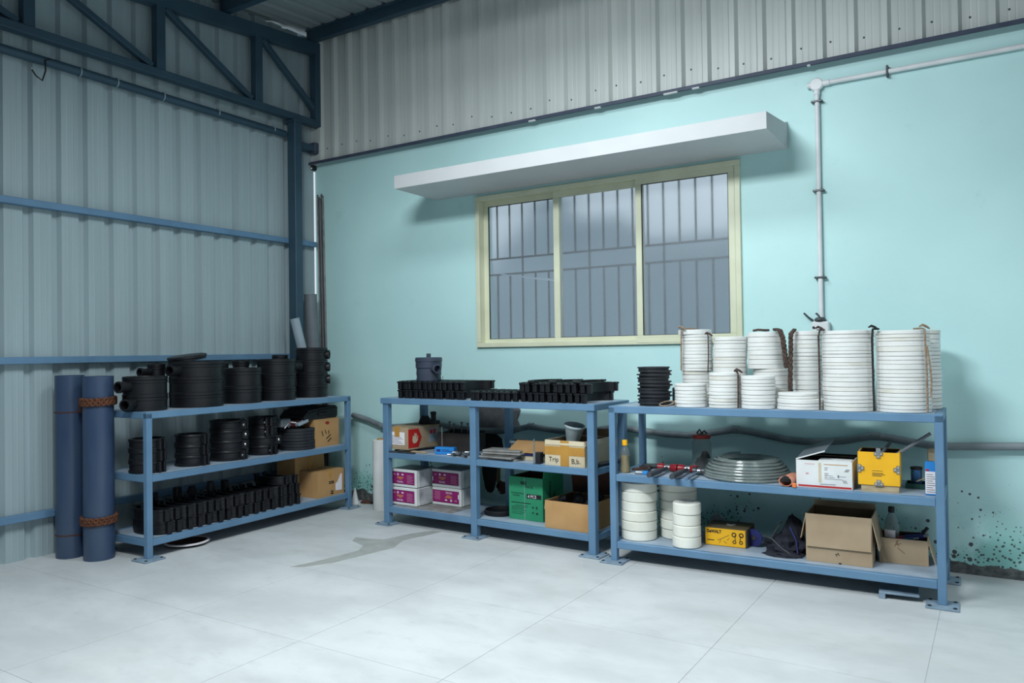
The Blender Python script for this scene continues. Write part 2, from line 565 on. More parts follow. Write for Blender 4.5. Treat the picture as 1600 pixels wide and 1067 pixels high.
# little scratches
MB().prism([(1.41, 1.10), (1.43, 1.105), (1.435, 1.06), (1.43, 1.06), (1.426, 1.09)], -0.001, 0.0, 'y').build('scratch', 'print_grey', wall_back)
MB().prism([(1.45, 1.10), (1.456, 1.10), (1.458, 1.065), (1.452, 1.06)], -0.001, 0.0, 'y').build('scratch', 'print_grey', wall_back)

# corrugated sheets -------------------------------------------------
PITCH = 0.1795
def profile(n, depth, g0=0.0, gw=0.066):
    """(s, d) polyline over n pitches: d=0 pan, d=-depth groove; two fine ridges per pan"""
    p = []
    for i in range(n):
        s = i * PITCH + g0
        p += [(s, 0), (s + 0.016, -depth), (s + gw - 0.018, -depth), (s + gw, 0)]
        for k in (0.36, 0.68):
            c = s + gw + (PITCH - gw) * k
            p += [(c - 0.006, 0), (c, 0.0011), (c + 0.006, 0)]
    p.append((n * PITCH + g0, 0))
    return p
def sheet(n, depth, f0, f1, place, m, name, parent):
    p = profile(n, depth)
    a = [place(s, d, f0) for s, d in p]
    b = [place(s, d, f1) for s, d in p]
    k = len(p)
    th = 0.0015
    back = [place(s, d - th, f0) for s, d in p] + [place(s, d - th, f1) for s, d in p]
    vs = a + b + back
    fs = [(i, i + 1, k + i + 1, k + i) for i in range(k - 1)] + [(2 * k + i, 3 * k + i, 3 * k + i + 1, 2 * k + i + 1) for i in range(k - 1)]
    o = MB().add(vs, fs).build(name, m, parent)
    return o
wall_left = thing('wall_left', None, None)
tag(wall_left, kind='structure')
NS = 10
yy = -0.018
for i in range(NS):
    n = 5
    y1 = yy - i * n * PITCH
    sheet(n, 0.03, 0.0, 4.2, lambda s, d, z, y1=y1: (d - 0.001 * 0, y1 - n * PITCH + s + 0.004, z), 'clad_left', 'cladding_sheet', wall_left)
# girts bolted to the sheet
for z in (2.2964, 1.2803, 0.2785):
    MB().bbox(0.004, -9.0, z - 0.024, 0.058, -0.030, z + 0.022, 0.003).build('girt', 'blue_steel', wall_left)

wall_up = thing('wall_back_upper', None, None)
tag(wall_up, kind='structure')
X0 = 0.083
for i in range(8):
    n = 6
    x1 = X0 + i * n * PITCH
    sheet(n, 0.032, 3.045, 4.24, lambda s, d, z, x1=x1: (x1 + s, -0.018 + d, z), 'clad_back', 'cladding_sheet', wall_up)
sc = MB()
random.seed(5)
for i in range(34):
    x = X0 + i * PITCH + 0.10 + random.uniform(-.012, .012)
    z = 3.15 + random.uniform(-.02, .025)
    sc.lathe([(0.0, -0.0), (0.0065, 0.0), (0.0065, 0.003), (0.0035, 0.004), (0.0, 0.006)], 8, mtx=Matrix.Translation((x, -0.018, z)) @ Matrix.Rotation(PI / 2, 4, 'X'))
tag(sc.build('screws', 'steel_dark', wall_up), kind='stuff')
# dark drip flashing along the foot of the sheets
fx = MB()
fx.prism([(-0.006, 3.055), (-0.072, 3.05), (-0.076, 3.026), (-0.070, 3.024), (-0.066, 3.040), (-0.006, 3.044)], 0.0, 9.5, 'x')
tr1 = tag(fx.build('trim_1', 'flashing'), kind='structure')
for x, w in ((2.35, .06), (2.9, .05), (3.42, .10), (3.62, .05), (4.35, .02)):
    MB().bbox(x, -0.079, 3.019, x + w, -0.060, 3.030, 0.003).build('mortar_dab', 'white_paint', tr1)

# roof
def roofz(y): return 4.235 + 0.075 * (y + 0.1)
ceil_ = thing('ceiling', None, None)
tag(ceil_, kind='structure')
for i in range(9):
    x1 = -0.3 + i * 6 * PITCH
    p = profile(6, 0.03)
    a = [(x1 + s, -9.2, roofz(-9.2) - d + 0.0) for s, d in p]
    b = [(x1 + s, 0.25, roofz(0.25) - d + 0.0) for s, d in p]
    k = len(p)
    up = [(x, y, z + 0.004) for x, y, z in a + b]
    MB().add(a + b + up, [(j, j + 1, k + j + 1, k + j) for j in range(k - 1)] + [(2 * k + j, 3 * k + j, 3 * k + j + 1, 2 * k + j + 1) for j in range(k - 1)]).build('roof_sheet', 'roof', ceil_)

wr_ = tag(MB().box(9.6, -9.3, 2.7, 9.75, 0.2, 4.3).build('wall_right', 'clad_left'), kind='structure')
wf_ = tag(MB().box(-0.1, -9.35, 0.0, 9.75, -9.2, 3.75).build('wall_front', 'clad_left'), kind='structure')

# purlins (run along the back wall direction)
for k, y in enumerate((-0.10, -1.02)):
    z1 = roofz(y) - 0.006
    b = MB()
    b.bbox(0.05, y - 0.03, z1 - 0.105, 9.3, y + 0.03, z1, 0.003)
    b.bbox(0.05, y - 0.048, z1 - 0.012, 9.3, y - 0.03, z1, 0.002)
    o = b.build('purlin', 'dark_blue_steel')
    tag(o, 'dark blue steel purlin running under the roof along the top of the metal cladding' if k == 0 else
        'dark blue steel purlin meeting the truss top chord away from the wall', 'beam', 'roof purlins')

# truss along the left wall
tx0, tx1 = 0.055, 0.135
tr = thing('roof_truss', 'dark blue steel lattice truss along the top of the left metal wall', 'truss', (0, 0, 0))
MB().bbox(tx0, -7.0, 3.356, tx1, -0.03, 3.412, 0.004).build('bottom_chord', 'dark_blue_steel', tr)
def tcz(y): return 4.012 + 0.085 * (y + 0.1)
b = MB()
b.add([(x, y, tcz(y) + dz) for y in (-7.0, -0.03) for dz in (0, 0.105) for x in (tx0, tx1)], [(0, 1, 3, 2), (4, 6, 7, 5), (0, 2, 6, 4), (1, 5, 7, 3), (0, 4, 5, 1), (2, 3, 7, 6)])
b.build('top_chord', 'dark_blue_steel', tr)
vy = [-0.727, -1.622, -2.54, -3.44, -4.34, -5.24]
for y in vy:
    MB().bbox(tx0 + .006, y - 0.036, 3.405, tx1 - .006, y + 0.036, tcz(y) + 0.01, 0.003).build('post', 'dark_blue_steel', tr)
def bar(A, Bp, w, t):
    A, Bp = Vector(A), Vector(Bp)
    d = Bp - A
    L = d.length
    x = d.normalized()
    y = Vector((1, 0, 0))
    z = x.cross(y).normalized()
    M = Matrix((( x.x, y.x, z.x, A.x), (x.y, y.y, z.y, A.y), (x.z, y.z, z.z, A.z), (0, 0, 0, 1)))
    return MB().bbox(0, -t / 2, -w / 2, L, t / 2, w / 2, 0.003, mtx=M)
ends = [-0.03] + vy
for i in range(len(vy)):
    ya, yb = vy[i] + 0.05, ends[i] - (0.06 if i else 0.0)
    bar((0.095, ya, tcz(ya) + 0.0), (0.095, yb, 3.425 if i else 3.47), 0.042, 0.05).build('diagonal', 'dark_blue_steel', tr)
MB().bbox(tx0, -0.10, 3.405, tx1, -0.035, tcz(0), 0.003).build('post', 'dark_blue_steel', tr)

# steel column
cl = thing('steel_column', 'blue steel box column standing by the corner of the two walls', 'column', (0.1, -0.33, 0))
MB().bbox(-0.047, -0.04, 0.012, 0.05, 0.041, 3.345, 0.004).build('shaft', 'dark_blue_steel', cl)
MB().bbox(-0.09, -0.09, 0.0, 0.10, 0.10, 0.012, 0.003).build('base_plate', 'plate', cl)
MB().bbox(-0.06, -0.05, 3.33, 0.06, 0.05, 3.354, 0.003).build('cap_plate', 'dark_blue_steel', cl)

# blue conduit along the left wall with clips
pc = thing('wall_conduit', 'blue painted conduit pipe running below the truss on the left wall', 'pipe', (0, 0, 0))
MB().tube([(0.045, -8.5, 3.245), (0.045, -4, 3.242), (0.045, -2.3, 3.244), (0.045, -1.2, 3.236), (0.045, -0.385, 3.232)], 0.03, 12).build('pipe', 'dark_blue_steel', pc)
for y in (-2.18, -1.92, -1.56, -1.08, -0.52):
    MB().lathe([(0.0305, -0.004), (0.034, -0.004), (0.034, 0.004), (0.0305, 0.004)], 14, mtx=Matrix.Translation((0.045, y, 3.242)) @ Matrix.Rotation(PI / 2, 4, 'X')).build('clip', 'grey_pvc', pc)
wr = thing('hanging_wire', 'short black wire loop with a silver tip hanging from the blue conduit', 'wire', (0.05, -2.45, 3.1))
MB().tube([(0.0, 0.12, 0.17), (0.02, 0.06, 0.155), (0.03, 0.03, 0.14), (0.032, 0.03, 0.07), (0.03, 0.01, 0.0), (0.03, -0.03, 0.02), (0.03, -0.055, 0.055)], 0.005, 8).build('cable', 'gasket', wr)
MB().lathe([(0, 0), (0.008, 0.002), (0.008, 0.014), (0, 0.016)], 8, c=(0.03, -0.056, 0.05)).build('tip', 'bolt', wr)
# dark junction pieces in the corner
jb = thing('corner_bracket', 'dark steel bracket bridging the column and the corner below the truss', 'bracket', (0.0, -0.2, 3.17))
MB().bbox(0.0, -0.09, -0.035, 0.10, 0.16, 0.02, 0.004).build('arm', 'dark_blue_steel', jb)
MB().bbox(0.03, 0.10, -0.05, 0.11, 0.17, 0.045, 0.004).build('end_block', 'flashing', jb)
MB().bbox(-0.03, -0.045, 2.985, 0.028, 0.03, 3.03, 0.006).build('corner_plug', 'gasket', wall_left)
MB().lathe([(0, 0), (0.011, 0.002), (0.012, 0.010), (0.006, 0.018), (0, 0.019)], 10, mtx=Matrix.Translation((0.012, -0.045, 3.0)) @ Matrix.Rotation(PI / 2, 4, 'X')).build('bright_knob', 'bolt', wall_left)
MB().box(-0.03, -0.04, 3.03, 0.10, -0.012, 4.22).build('corner_strip', 'clad_back', wall_left)

# added exterior backdrop seen blurred through the glass
ext = thing('added_backdrop', 'added corrugated backdrop outside, shaping the bright and dull areas of the window glass', 'backdrop', (0, 0, 0))
def backdrop_top(x):  # outline shaped to set where the panes show bright sky
    pr = [(-9, 1.85), (-0.1, 1.9), (0.3, 2.26), (1.03, 3.02), (1.35, 3.02), (1.5, 2.72), (2.0, 2.72), (2.25, 2.45), (9, 2.4)]
    for (a, za), (b2, zb) in zip(pr, pr[1:]):
        if a <= x <= b2:
            return za + (zb - za) * (x - a) / (b2 - a)
for i in range(9):
    n = 6
    x1 = -2.6 + i * n * PITCH
    sheet(n, 0.04, -0.5, 1.0, lambda s, d, z, x1=x1: (x1 + s, 2.4 - d, z if z < 0 else backdrop_top(x1 + s)), 'exterior_wall', 'cladding_sheet', ext)
MB().bbox(-2.6, 2.30, -0.52, 7.1, 2.5, -0.4, 0.01).build('plinth', 'cement', ext)

# window
win = thing('window_1', None, None)
tag(win, kind='structure')
def rect_frame(x0, x1, z0, z1, y0, y1, w, name, m, parent, wb=None):
    b = MB()
    wb = wb or w
    b.bbox(x0, y0, z0, x1, y1, z0 + wb, .003).bbox(x0, y0, z1 - w, x1, y1, z1, .003)
    b.bbox(x0, y0, z0 + wb, x0 + w, y1, z1 - w, .003).bbox(x1 - w, y0, z0 + wb, x1, y1, z1 - w, .003)
    return b.build(name, m, parent)
rect_frame(WX0, WX1, WZ0, WZ1, -0.022, 0.082, 0.036, 'frame', 'cream_aluminium', win)
for k, (x0, x1, y0) in enumerate(((1.846, 2.548, 0.045), (2.500, 3.222, 0.012), (3.176, 3.874, -0.016))):
    s = thing('sash', None, None, (0, 0, 0)); s.parent = win
    rect_frame(x0, x1, WZ0 + .034, WZ1 - .034, y0, y0 + 0.028, 0.044 if k != 1 else 0.05, 'sash_frame', 'cream_aluminium', s, 0.03)
    rect_frame(x0 + .042, x1 - .042, WZ0 + .062, WZ1 - .076, y0 + .004, y0 + 0.02, 0.006, 'gasket', 'gasket', s)
    MB().box(x0 + .046, y0 + .010, WZ0 + .066, x1 - .046, y0 + .015, WZ1 - .080).build('pane', 'frosted', s)
    if k == 0:
        st = []
        random.seed(11)
        lo = []
        for q in range(15):
            t = q / 14
            x = 2.00 + .50 * t
            z = 1.905 - .085 * t + random.uniform(-.004, .004)
            st.append((x, z + .002 + .005 * t + random.uniform(0, .003))); lo.append((x, z - .002 - .005 * t - random.uniform(0, .003)))
        MB().prism(st + lo[::-1], y0 + .0092, y0 + .0102, 'y').build('pale_streak', 'grey_pvc', s)  # thin pale streak across the left pane
MB().bbox(3.18, -.024, WZ0 + .012, WX1 - .04, -.017, WZ0 + .022, .002).build('track', 'cream_aluminium', win)
gr = thing('window_grille', 'dark steel bar grille behind the frosted window panes', 'grille', (0, 0, 0))
for i in range(17):
    x = 1.94 + 0.1165 * i
    if x < 3.88:
        for za, zb in (((WZ0 + .002, 1.905), (2.03, WZ1 - .002)) if i % 5 != 2 else ((WZ0 + .002, WZ1 - .002),)):
            MB().bbox(x - .006, .098, za, x + .006, .11, zb, .002).build('bar', 'steel_dark', gr)
for z in (2.03, 1.905):
    MB().bbox(WX0 + .037, .086, z - .007, WX1 - .037, .098, z + .007, .002).build('cross_rail', 'steel_dark', gr)

# concrete sunshade over the window
ss = MB()
ss.prism([(0.0, 2.548), (0.0, 2.722), (-0.06, 2.70), (-0.53, 2.652), (-0.53, 2.553)], 1.415, 4.211, 'x')
tag(ss.build('sunshade_slab', 'white_paint'), 'white painted concrete sunshade slab projecting above the window', 'sunshade')

# white conduit on the turquoise wall
wc = thing('electrical_conduit', 'white plastic conduit running down the turquoise wall right of the window', 'conduit', (4.395, -0.022, 0))
MB().tube([(0, 0, 1.44), (0, 0, 2.90)], 0.0145, 12).build('pipe', 'conduit_white', wc)
MB().tube([(0.02, 0, 2.914), (2.6, 0, 2.914)], 0.0145, 12).build('pipe', 'conduit_white', wc)
e = MB()
e.lathe([(0.0, -0.012), (0.036, -0.012), (0.040, -0.004), (0.040, 0.010), (0.034, 0.018), (0, 0.02)], 20, mtx=Matrix.Translation((0, -0.002, 2.912)) @ Matrix.Rotation(PI / 2, 4, 'X'))
e.tube([(0, 0, 2.9), (0, 0, 2.85)], 0.0185, 12).tube([(0, 0, 2.914), (0.075, 0, 2.914)], 0.0185, 12).tube([(0, 0, 2.914), (-0.055, 0, 2.914)], 0.0185, 12)
e.build('junction', 'conduit_white', wc)
for (x, z, hz) in ((0, 2.808, 0), (0, 2.256, 0), (0, 1.72, 0), (0.395, 2.914, 1), (1.25, 2.914, 1)):
    b = MB()
    if hz:
        b.bbox(x - .006, -.018, z - .034, x + .006, .018, z + .034, .003)
    else:
        b.bbox(x - .034, -.018, z - .006, x + .034, .018, z + .006, .003)
    b.build('saddle_clip', 'steel_dark', wc)
sb = thing('switch_box', 'small white electrical box at the foot of the wall conduit behind the white discs', 'box', (4.392, -0.0, 1.40))
MB().bbox(-0.05, -0.055, -0.015, 0.052, 0.0, 0.048, 0.006).build('body', 'conduit_white', sb)
MB().bbox(-0.02, -0.057, -0.005, 0.03, -0.054, 0.002, 0.001).build('marking', 'print_grey', sb)
MB().lathe([(0, 0), (.008, 0), (.008, .004), (0, .004)], 10, mtx=Matrix.Translation((-.036, -.055, .012)) @ Matrix.Rotation(PI / 2, 4, 'X')).build('screw', 'gasket', sb)
cs = thing('clamp_tool', 'dark pair of pliers lying on the white switch box', 'tool', (4.37, -0.03, 1.449))
MB().tube([(-0.02, 0, 0.006), (-0.045, 0, 0.025), (-0.075, -0.002, 0.055)], [.007, .006, .006], 8).build('handle', 'steel_dark', cs)
MB().tube([(0.03, 0, 0.02), (0.015, 0, 0.035), (-0.005, 0, 0.052)], [.007, .006, .006], 8).build('handle', 'steel_dark', cs)
MB().lathe([(0, 0), (.03, 0), (.036, .010), (.028, .022), (.01, .028), (0, .028)], 14, c=(0.02, 0, 0)).build('head', 'steel_dark', cs)

# grey hose-like conduit along the foot of the wall
hp = [(0.479, .753), (.56, .74), (.653, .720), (.75, .69), (.836, .666), (.95, .668), (1.2, .69), (1.457, .701), (1.65, .684), (1.806, .673), (1.97, .678), (2.136, .690), (2.309, .724), (2.45, .708), (2.583, .697), (2.7, .70), (2.819, .711), (2.93, .732), (3.021, .747), (3.12, .737), (3.238, .727), (3.39, .714), (3.536, .712), (3.7, .735), (3.86, .764), (3.96, .752), (4.063, .735), (4.18, .714), (4.295, .706), (4.41, .712), (4.517, .725), (4.6, .745), (4.687, .760), (4.78, .748), (4.863, .735), (4.96, .722), (5.057, .719), (5.24, .728), (5.421, .738), (5.8, .73), (6.4, .735), (7.5, .73)]
hc = thing('grey_conduit', 'long grey plastic conduit sagging along the turquoise wall behind the shelves', 'conduit', (0, 0, 0))
pts = [(x, -0.036, z) for x, z in hp]
MB().tube(pts, 0.0225, 12).build('pipe', 'conduit_grey', hc)
for x, z in ((.83, .668), (2.14, .692), (2.309, .724), (3.021, .747), (3.86, .764), (4.687, .760)):
    MB().tube([(x - .022, -0.036, z), (x + .022, -0.036, z)], 0.027, 12).build('coupling', 'conduit_grey', hc)

# ================================================================== SHELF UNITS
def shelf_unit(s, label, leg_w, mid_legs, over=0.0):
    S = SH[s]
    L, D = S['L'], S['D']
    t = thing('shelf_unit', label, 'shelf', (S['o'][0], S['o'][1], 0), S['th'], 'blue steel shelf units')
    us = [over] + ([L / 2 - leg_w / 2 - 0.05] if mid_legs else []) + [L - over - leg_w]
    bh = 0.042
    zt = S['z'][2]
    for u in us:
        for v in (over, D - over - leg_w):
            MB().bbox(u, v, 0.010, u + leg_w, v + leg_w, zt - 0.006, 0.003).build('leg', 'blue_steel', t)
            pw = 0.145
            pu = u + leg_w / 2
            pv = v + leg_w / 2
            if s == 1 and u == us[0] and v > .2:
                pw = 0.11
            p = MB().bbox(pu - pw / 2, pv - pw / 2, 0.0, pu + pw / 2, pv + pw / 2, 0.011, 0.002).build('base_plate', 'plate', t)
            for a in (-1, 1):
                for c in (-1, 1):
                    MB().lathe([(0, 0), (.009, 0), (.009, .004), (0, .005)], 8, c=(pu + a * pw * .38, pv + c * pw * .38, .0108)).build('bolt', 'gasket', p)
    for lv in range(3):
        z = S['z'][lv]
        e = 0.0 if lv == 2 else over + 0.004
        # front, back and end rails
        spans = [(e, L - e)]
        if mid_legs and lv < 2:
            spans = [(us[0] + leg_w, us[1]), (us[1] + leg_w, us[2])]
        elif lv < 2:
            spans = [(us[0] + leg_w, us[-1])]
        for a, bb in spans:
            MB().bbox(a, e, z - bh, bb, e + 0.038, z, 0.003).build('front_rail', 'blue_steel', t)
            MB().bbox(a, D - e - 0.038, z - bh, bb, D - e, z, 0.003).build('back_rail', 'blue_steel', t)
        y0 = 0.038 + e if lv == 2 else over + leg_w
        for u in ((e, L - e - 0.038)):
            MB().bbox(u, y0, z - bh, u + 0.038, D - y0, z, 0.003).build('end_rail', 'blue_steel', t)
        # deck plates
        dd = [(e + 0.038, us[1] + leg_w / 2), (us[1] + leg_w / 2 + .002, L - e - .038)] if mid_legs else [(e + 0.038, L - e - 0.038)]
        for a, bb in dd:
            MB().bbox(a, e + 0.036, z - 0.005, bb, D - e - 0.036, z - 0.0005, 0.001).build('deck_plate', 'deck', t)
    return t
shelf_unit(1, 'blue steel shelf unit along the left metal wall holding black pipe fittings', 0.04, False)
shelf_unit(2, 'blue steel shelf unit with middle legs below the window left edge', 0.05, True, 0.012)
shelf_unit(3, 'blue steel shelf unit on the right carrying stacks of white discs', 0.04, False)

# ================================================================== PARTS LIBRARY
ORD = ['topmost', 'second', 'third', 'fourth', 'fifth', 'sixth', 'seventh', 'eighth', 'ninth', 'tenth', 'eleventh', 'twelfth', 'thirteenth', 'fourteenth', 'fifteenth', 'sixteenth', 'seventeenth', 'eighteenth', 'nineteenth', 'twentieth', 'twenty-first', 'twenty-second', 'twenty-third', 'twenty-fourth']
def nth(k): return 'topmost' if k == 0 else ORD[k] + ' from top'

MESHC = {}
def cached(key, fn):
    if key not in MESHC:
        MESHC[key] = fn()
    return MESHC[key]

# --- inspection chamber rings on shelf 1
def chamber_meshes(D, h):
    r = D / 2
    body = lambda: MB().lathe([(r - .02, .012), (r - .012, .0), (r - .004, .0), (r - .004, h * .60), (r, h * .62), (r, h * .76), (r - .003, h * .78), (r, h * .80), (r, h - .004), (r - .004, h), (r - .016, h), (r - .018, h - .01), (r - .02, h * .6), (r - .02, .012)], 40).mesh('body', 'black_plastic')
    floor_ = lambda: MB().lathe([(0, .012), (r - .019, .012), (r - .019, .02), (0, .02)], 40).mesh('base', 'black_plastic')
    return cached(('cb', D, h), body), cached(('cf', D, h), floor_)
def spigot(r0, h, ang, ln=0.09, sr=0.034):
    zc = min(h * .5, sr + .006) if h < .1 else h * .42
    d = Vector((math.cos(ang), math.sin(ang), 0))
    M = Matrix.Translation(d * (r0 - .012) + Vector((0, 0, zc))) @ d.to_track_quat('Z', 'Y').to_matrix().to_4x4()
    q = sr
    return MB().lathe([(q - .006, .0), (q, 0), (q, ln - .02), (q + .004, ln - .018), (q + .004, ln), (q - .006, ln), (q - .006, 0)], 16, mtx=M).mesh('spigot', 'black_plastic')
def chamber_stack(u, v, D, H, n, where, angs, ln=.09):
    h = H / n
    for k in range(n):
        z = h * (n - 1 - k)
        t = thing('chamber_ring', f'black plastic chamber ring, {nth(k)} in the {where}', 'pipe fitting', at(1, T_, u, v, z), rz(1, random.uniform(-8, 8)), 'black chamber rings on the left shelf')
        a, b2 = chamber_meshes(D, h - .001)
        link('body', a, t); link('base', b2, t)
        g = angs[k] if k < len(angs) else None
        if g is not None:
            link('spigot', spigot(D / 2, h, math.radians(g), ln, min(.034, h * .36)), t)
random.seed(21)
chamber_stack(.132, .21, .276, .226, 2, 'pile nearest the blue pipes', [195, 200])
chamber_stack(.528, .21, .365, .318, 3, 'widest pile on the left shelf', [190, 60, 80])
chamber_stack(.924, .21, .284, .262, 2, 'low middle pile on the left shelf', [None, None])
chamber_stack(1.265, .22, .299, .322, 3, 'pile left of the tallest one', [-5, 60, 75])
chamber_stack(1.663, .24, .263, .410, 4, 'tallest pile by the corner', [-50, -52, -50, 100], .03)
def back_stack(u, D, H, n, where, g):
    h = H / n
    for k in range(n):
        t = thing('chamber_ring', f'narrow black chamber ring, {nth(k)} in the back pile {where}', 'pipe fitting', at(1, T_, u, .435, h * (n - 1 - k)), rz(1), 'black chamber rings on the left shelf')
        a, b2 = chamber_meshes(D, h - .001)
        link('body', a, t); link('base', b2, t)
        if k == 0 and g is not None:
            link('spigot', spigot(D / 2, h, math.radians(g), sr=.028), t)
back_stack(.37, .12, .305, 3, 'left of the widest pile', 185)
back_stack(.90, .13, .300, 3, 'behind the middle pile', None)
back_stack(1.10, .13, .315, 3, 'right of the middle pile', None)
back_stack(1.50, .13, .355, 3, 'beside the tallest pile', None)
ld_ = thing('inspection_plate', 'black round plate lying tilted on the widest pile of chamber rings', 'plate', at(1, T_, .47, .23, .327), rz(1, -5))
ld_.rotation_euler = (0.0, -0.14, rz(1, -5))
MB().lathe([(0, .0), (.125, .0), (.13, .004), (.13, .018), (.12, .022), (0, .018)], 32, c=(0, 0, .012)).build('plate', 'black_plastic', ld_)
MB().lathe([(.118, -.006), (.124, -.006), (.124, .012), (.118, .012)], 32, c=(0, 0, .006)).build('rim', 'black_plastic', ld_)

# --- full clamp rings with lug and bolts
def clamp_ring(D, h):
    r = D / 2
    def band():
        return MB().lathe([(r - .022, 0), (r - .002, 0), (r, .004), (r, h * .2), (r - .006, h * .26), (r - .006, h * .74), (r, h * .8), (r, h - .004), (r - .002, h), (r - .022, h), (r - .022, 0)], 40).mesh('band', 'black_plastic')
    def lug():
        b = MB()
        for a in (-.03, .008):
            b.bbox(r - .012, a, .002, r + .026, a + .018, h - .002, .003)
        return b.mesh('lug', 'black_plastic')
    def bolt():
        return MB().lathe([(0, -.004), (.009, -.004), (.009, .006), (.005, .008), (0, .008)], 8, mtx=Matrix.Translation((r + .012, -.030, h * .5)) @ Matrix.Rotation(PI / 2, 4, 'X')).mesh('bolt', 'bolt')
    return cached(('kb', D, h), band), cached(('kl', D, h), lug), cached(('kt', D, h), bolt)
def clamp_stack(u, v, D, H, n, where, angs, bolts):
    h = H / n
    for k in range(n):
        t = thing('pipe_clamp', f'black clamp ring, {nth(k)} in the {where}', 'pipe clamp', at(1, M_, u, v, h * (n - 1 - k)), rz(1, angs[k]), 'clamp ring stacks on the left shelf')
        a, b2, c = clamp_ring(D, h - .0012)
        link('band', a, t); link('lug', b2, t)
        if bolts:
            link('bolt', c, t)
clamp_stack(.135, .2, .225, .222, 3, 'stack nearest the blue pipes', [-78, -76, -79], False)
clamp_stack(.47, .2, .215, .218, 3, 'unbolted stack beside the four-high bolted stack', [-74, -77, -74], False)
clamp_stack(.775, .2, .245, .290, 4, 'bolted stack left of the other bolted stack', [-62, -50, -54, -68], True)
clamp_stack(1.115, .21, .225, .286, 4, 'bolted stack beside the thin rings', [-112, -110, -55, -95], True)
for k in range(7):
    h = .170 / 7
    r = .137
    me = cached('thinring', lambda: MB().lathe([(r - .04, 0), (r - .003, 0), (r, .003), (r, h - .005), (r - .004, h - .0012), (r - .04, h - .0012), (r - .04, 0)], 40).mesh('thin_ring', 'black_rubber'))
    o = link('sealing_ring', me, None, at(1, M_, 1.447 + random.uniform(-.004, .004), .19, h * (6 - k)), rz(1))
    tag(o, f'thin dark grey rubber ring, {nth(k)} in the pile beside the carton', 'ring', 'rubber rings by the carton')
sp_ = thing('cable_spool', 'dark spool standing behind the pile of thin rubber rings', 'spool', at(1, M_, 1.40, .385), 0)
MB().lathe([(0, 0), (.05, 0), (.05, .008), (.026, .01), (.026, .20), (.05, .202), (.05, .212), (0, .212)], 20).build('core', 'black_rubber', sp_)
MB().lathe([(.0265, .012), (.034, .014), (.034, .196), (.0265, .198)], 20).build('winding', 'blue_deep', sp_)

# --- half clamps nested in rows
def half_clamp_meshes(ch, bulge, h):
    def band():
        n = 14
        def P(i, o, z):
            a = -PI / 2 + PI * i / n
            return (-(bulge - o) * math.cos(a), (ch / 2 - o * .8) * math.sin(a), z)
        prof = [(0, 0), (0, h * .18), (.004, h * .22), (.004, h * .78), (0, h * .82), (0, h), (.014, h), (.014, 0)]
        k = len(prof)
        vs = [P(i, o, z) for i in range(n + 1) for o, z in prof]
        fs = [(i * k + j, i * k + (j + 1) % k, (i + 1) * k + (j + 1) % k, (i + 1) * k + j) for i in range(n) for j in range(k)]
        fs += [tuple(range(k)), tuple(n * k + j for j in range(k))[::-1]]
        return MB().add(vs, fs, True).mesh('band', 'black_plastic')
    def lug(s):
        b = MB()
        y = s * ch / 2
        ya, yb = (y - .026, y + .006) if s < 0 else (y - .006, y + .026)
        b.bbox(-.016, ya, .001, .016, yb, h - .001, .004)
        b.bbox(-.020, ya - (.004 if s < 0 else -.02), h - .012, .020, ya + (.012 if s < 0 else .036), h, .003)
        return b.mesh('lug', 'black_plastic')
    return (cached(('hb', ch, bulge, h), band), cached(('hl', ch, h), lambda: lug(-1)), cached(('hm', ch, h), lambda: lug(1)))
def half_clamp(s, lv, u, v, dz, ch, bulge, h, label, group, deg=0.0):
    t = thing('half_clamp', label, 'pipe clamp', at(s, lv, u, v, dz), rz(s, deg), group)
    a, b2, c = half_clamp_meshes(ch, bulge, h)
    link('band', a, t); link('lug', b2, t); link('lug', c, t)
    return t
random.seed(31)
def ordn(i, n, left, right):
    ORDF = ['first', 'second', 'third', 'fourth', 'fifth', 'sixth', 'seventh', 'eighth', 'ninth', 'tenth', 'eleventh', 'twelfth', 'thirteenth', 'fourteenth', 'fifteenth', 'sixteenth', 'seventeenth', 'eighteenth', 'nineteenth', 'twentieth', 'twenty-first', 'twenty-second', 'twenty-third', 'twenty-fourth', 'twenty-fifth']
    return ORDF[i]
G2 = 'half clamps nested on the middle shelf unit top'
h2 = .0625
for layer, u0, n, nm in ((0, .165, 13, 'lower left row'), (1, .150, 13, 'upper left row')):
    for i in range(n):
        half_clamp(2, T_, u0 + .0495 * i, .245 + random.uniform(-.006, .006), layer * h2, .34, .10, h2 - .0006, f'black half clamp, {ordn(i, n, 0, 0)} from left in the {nm}, middle unit', G2, random.uniform(-2, 2))
for i in range(8):
    half_clamp(2, T_, .862 + .0515 * i, .215 + random.uniform(-.005, .005), 0, .34, .10, h2 - .0006, f'black half clamp, {ordn(i, 8, 0, 0)} from left in the single row, middle unit', G2, random.uniform(-2, 2))
for layer, u0, n, nm in ((0, 1.278, 10, 'lower right row'), (1, 1.268, 11, 'upper right row')):
    for i in range(n):
        half_clamp(2, T_, u0 + .0515 * i, .235 + random.uniform(-.006, .006), layer * h2, .34, .10, h2 - .0006, f'black half clamp, {ordn(i, n, 0, 0)} from left in the {nm}, middle unit', G2, random.uniform(-2, 2))
for k, u in enumerate((1.33, 1.50, 1.68)):
    t = half_clamp(2, T_, u, .25, 2 * h2 - .002, .36, .10, .016, 'flat black half ring loose on the upper right clamp row, ' + ('left of three' if k == 0 else 'middle of three' if k == 1 else 'right of three'), G2, 3)
G1 = 'half clamps nested on the bottom of the left shelf'
h1 = .082
for layer in (0, 1):
    for i in range(15):
        half_clamp(1, B_, .175 + .0805 * i + layer * random.uniform(-.012, .012), .215 + random.uniform(-.01, .01), layer * h1, .31, .085, h1 - .001, f'black half clamp, {ordn(i, 15, 0, 0)} from left in {"upper" if layer else "lower"} row, left shelf bottom', G1, random.uniform(-4, 4))
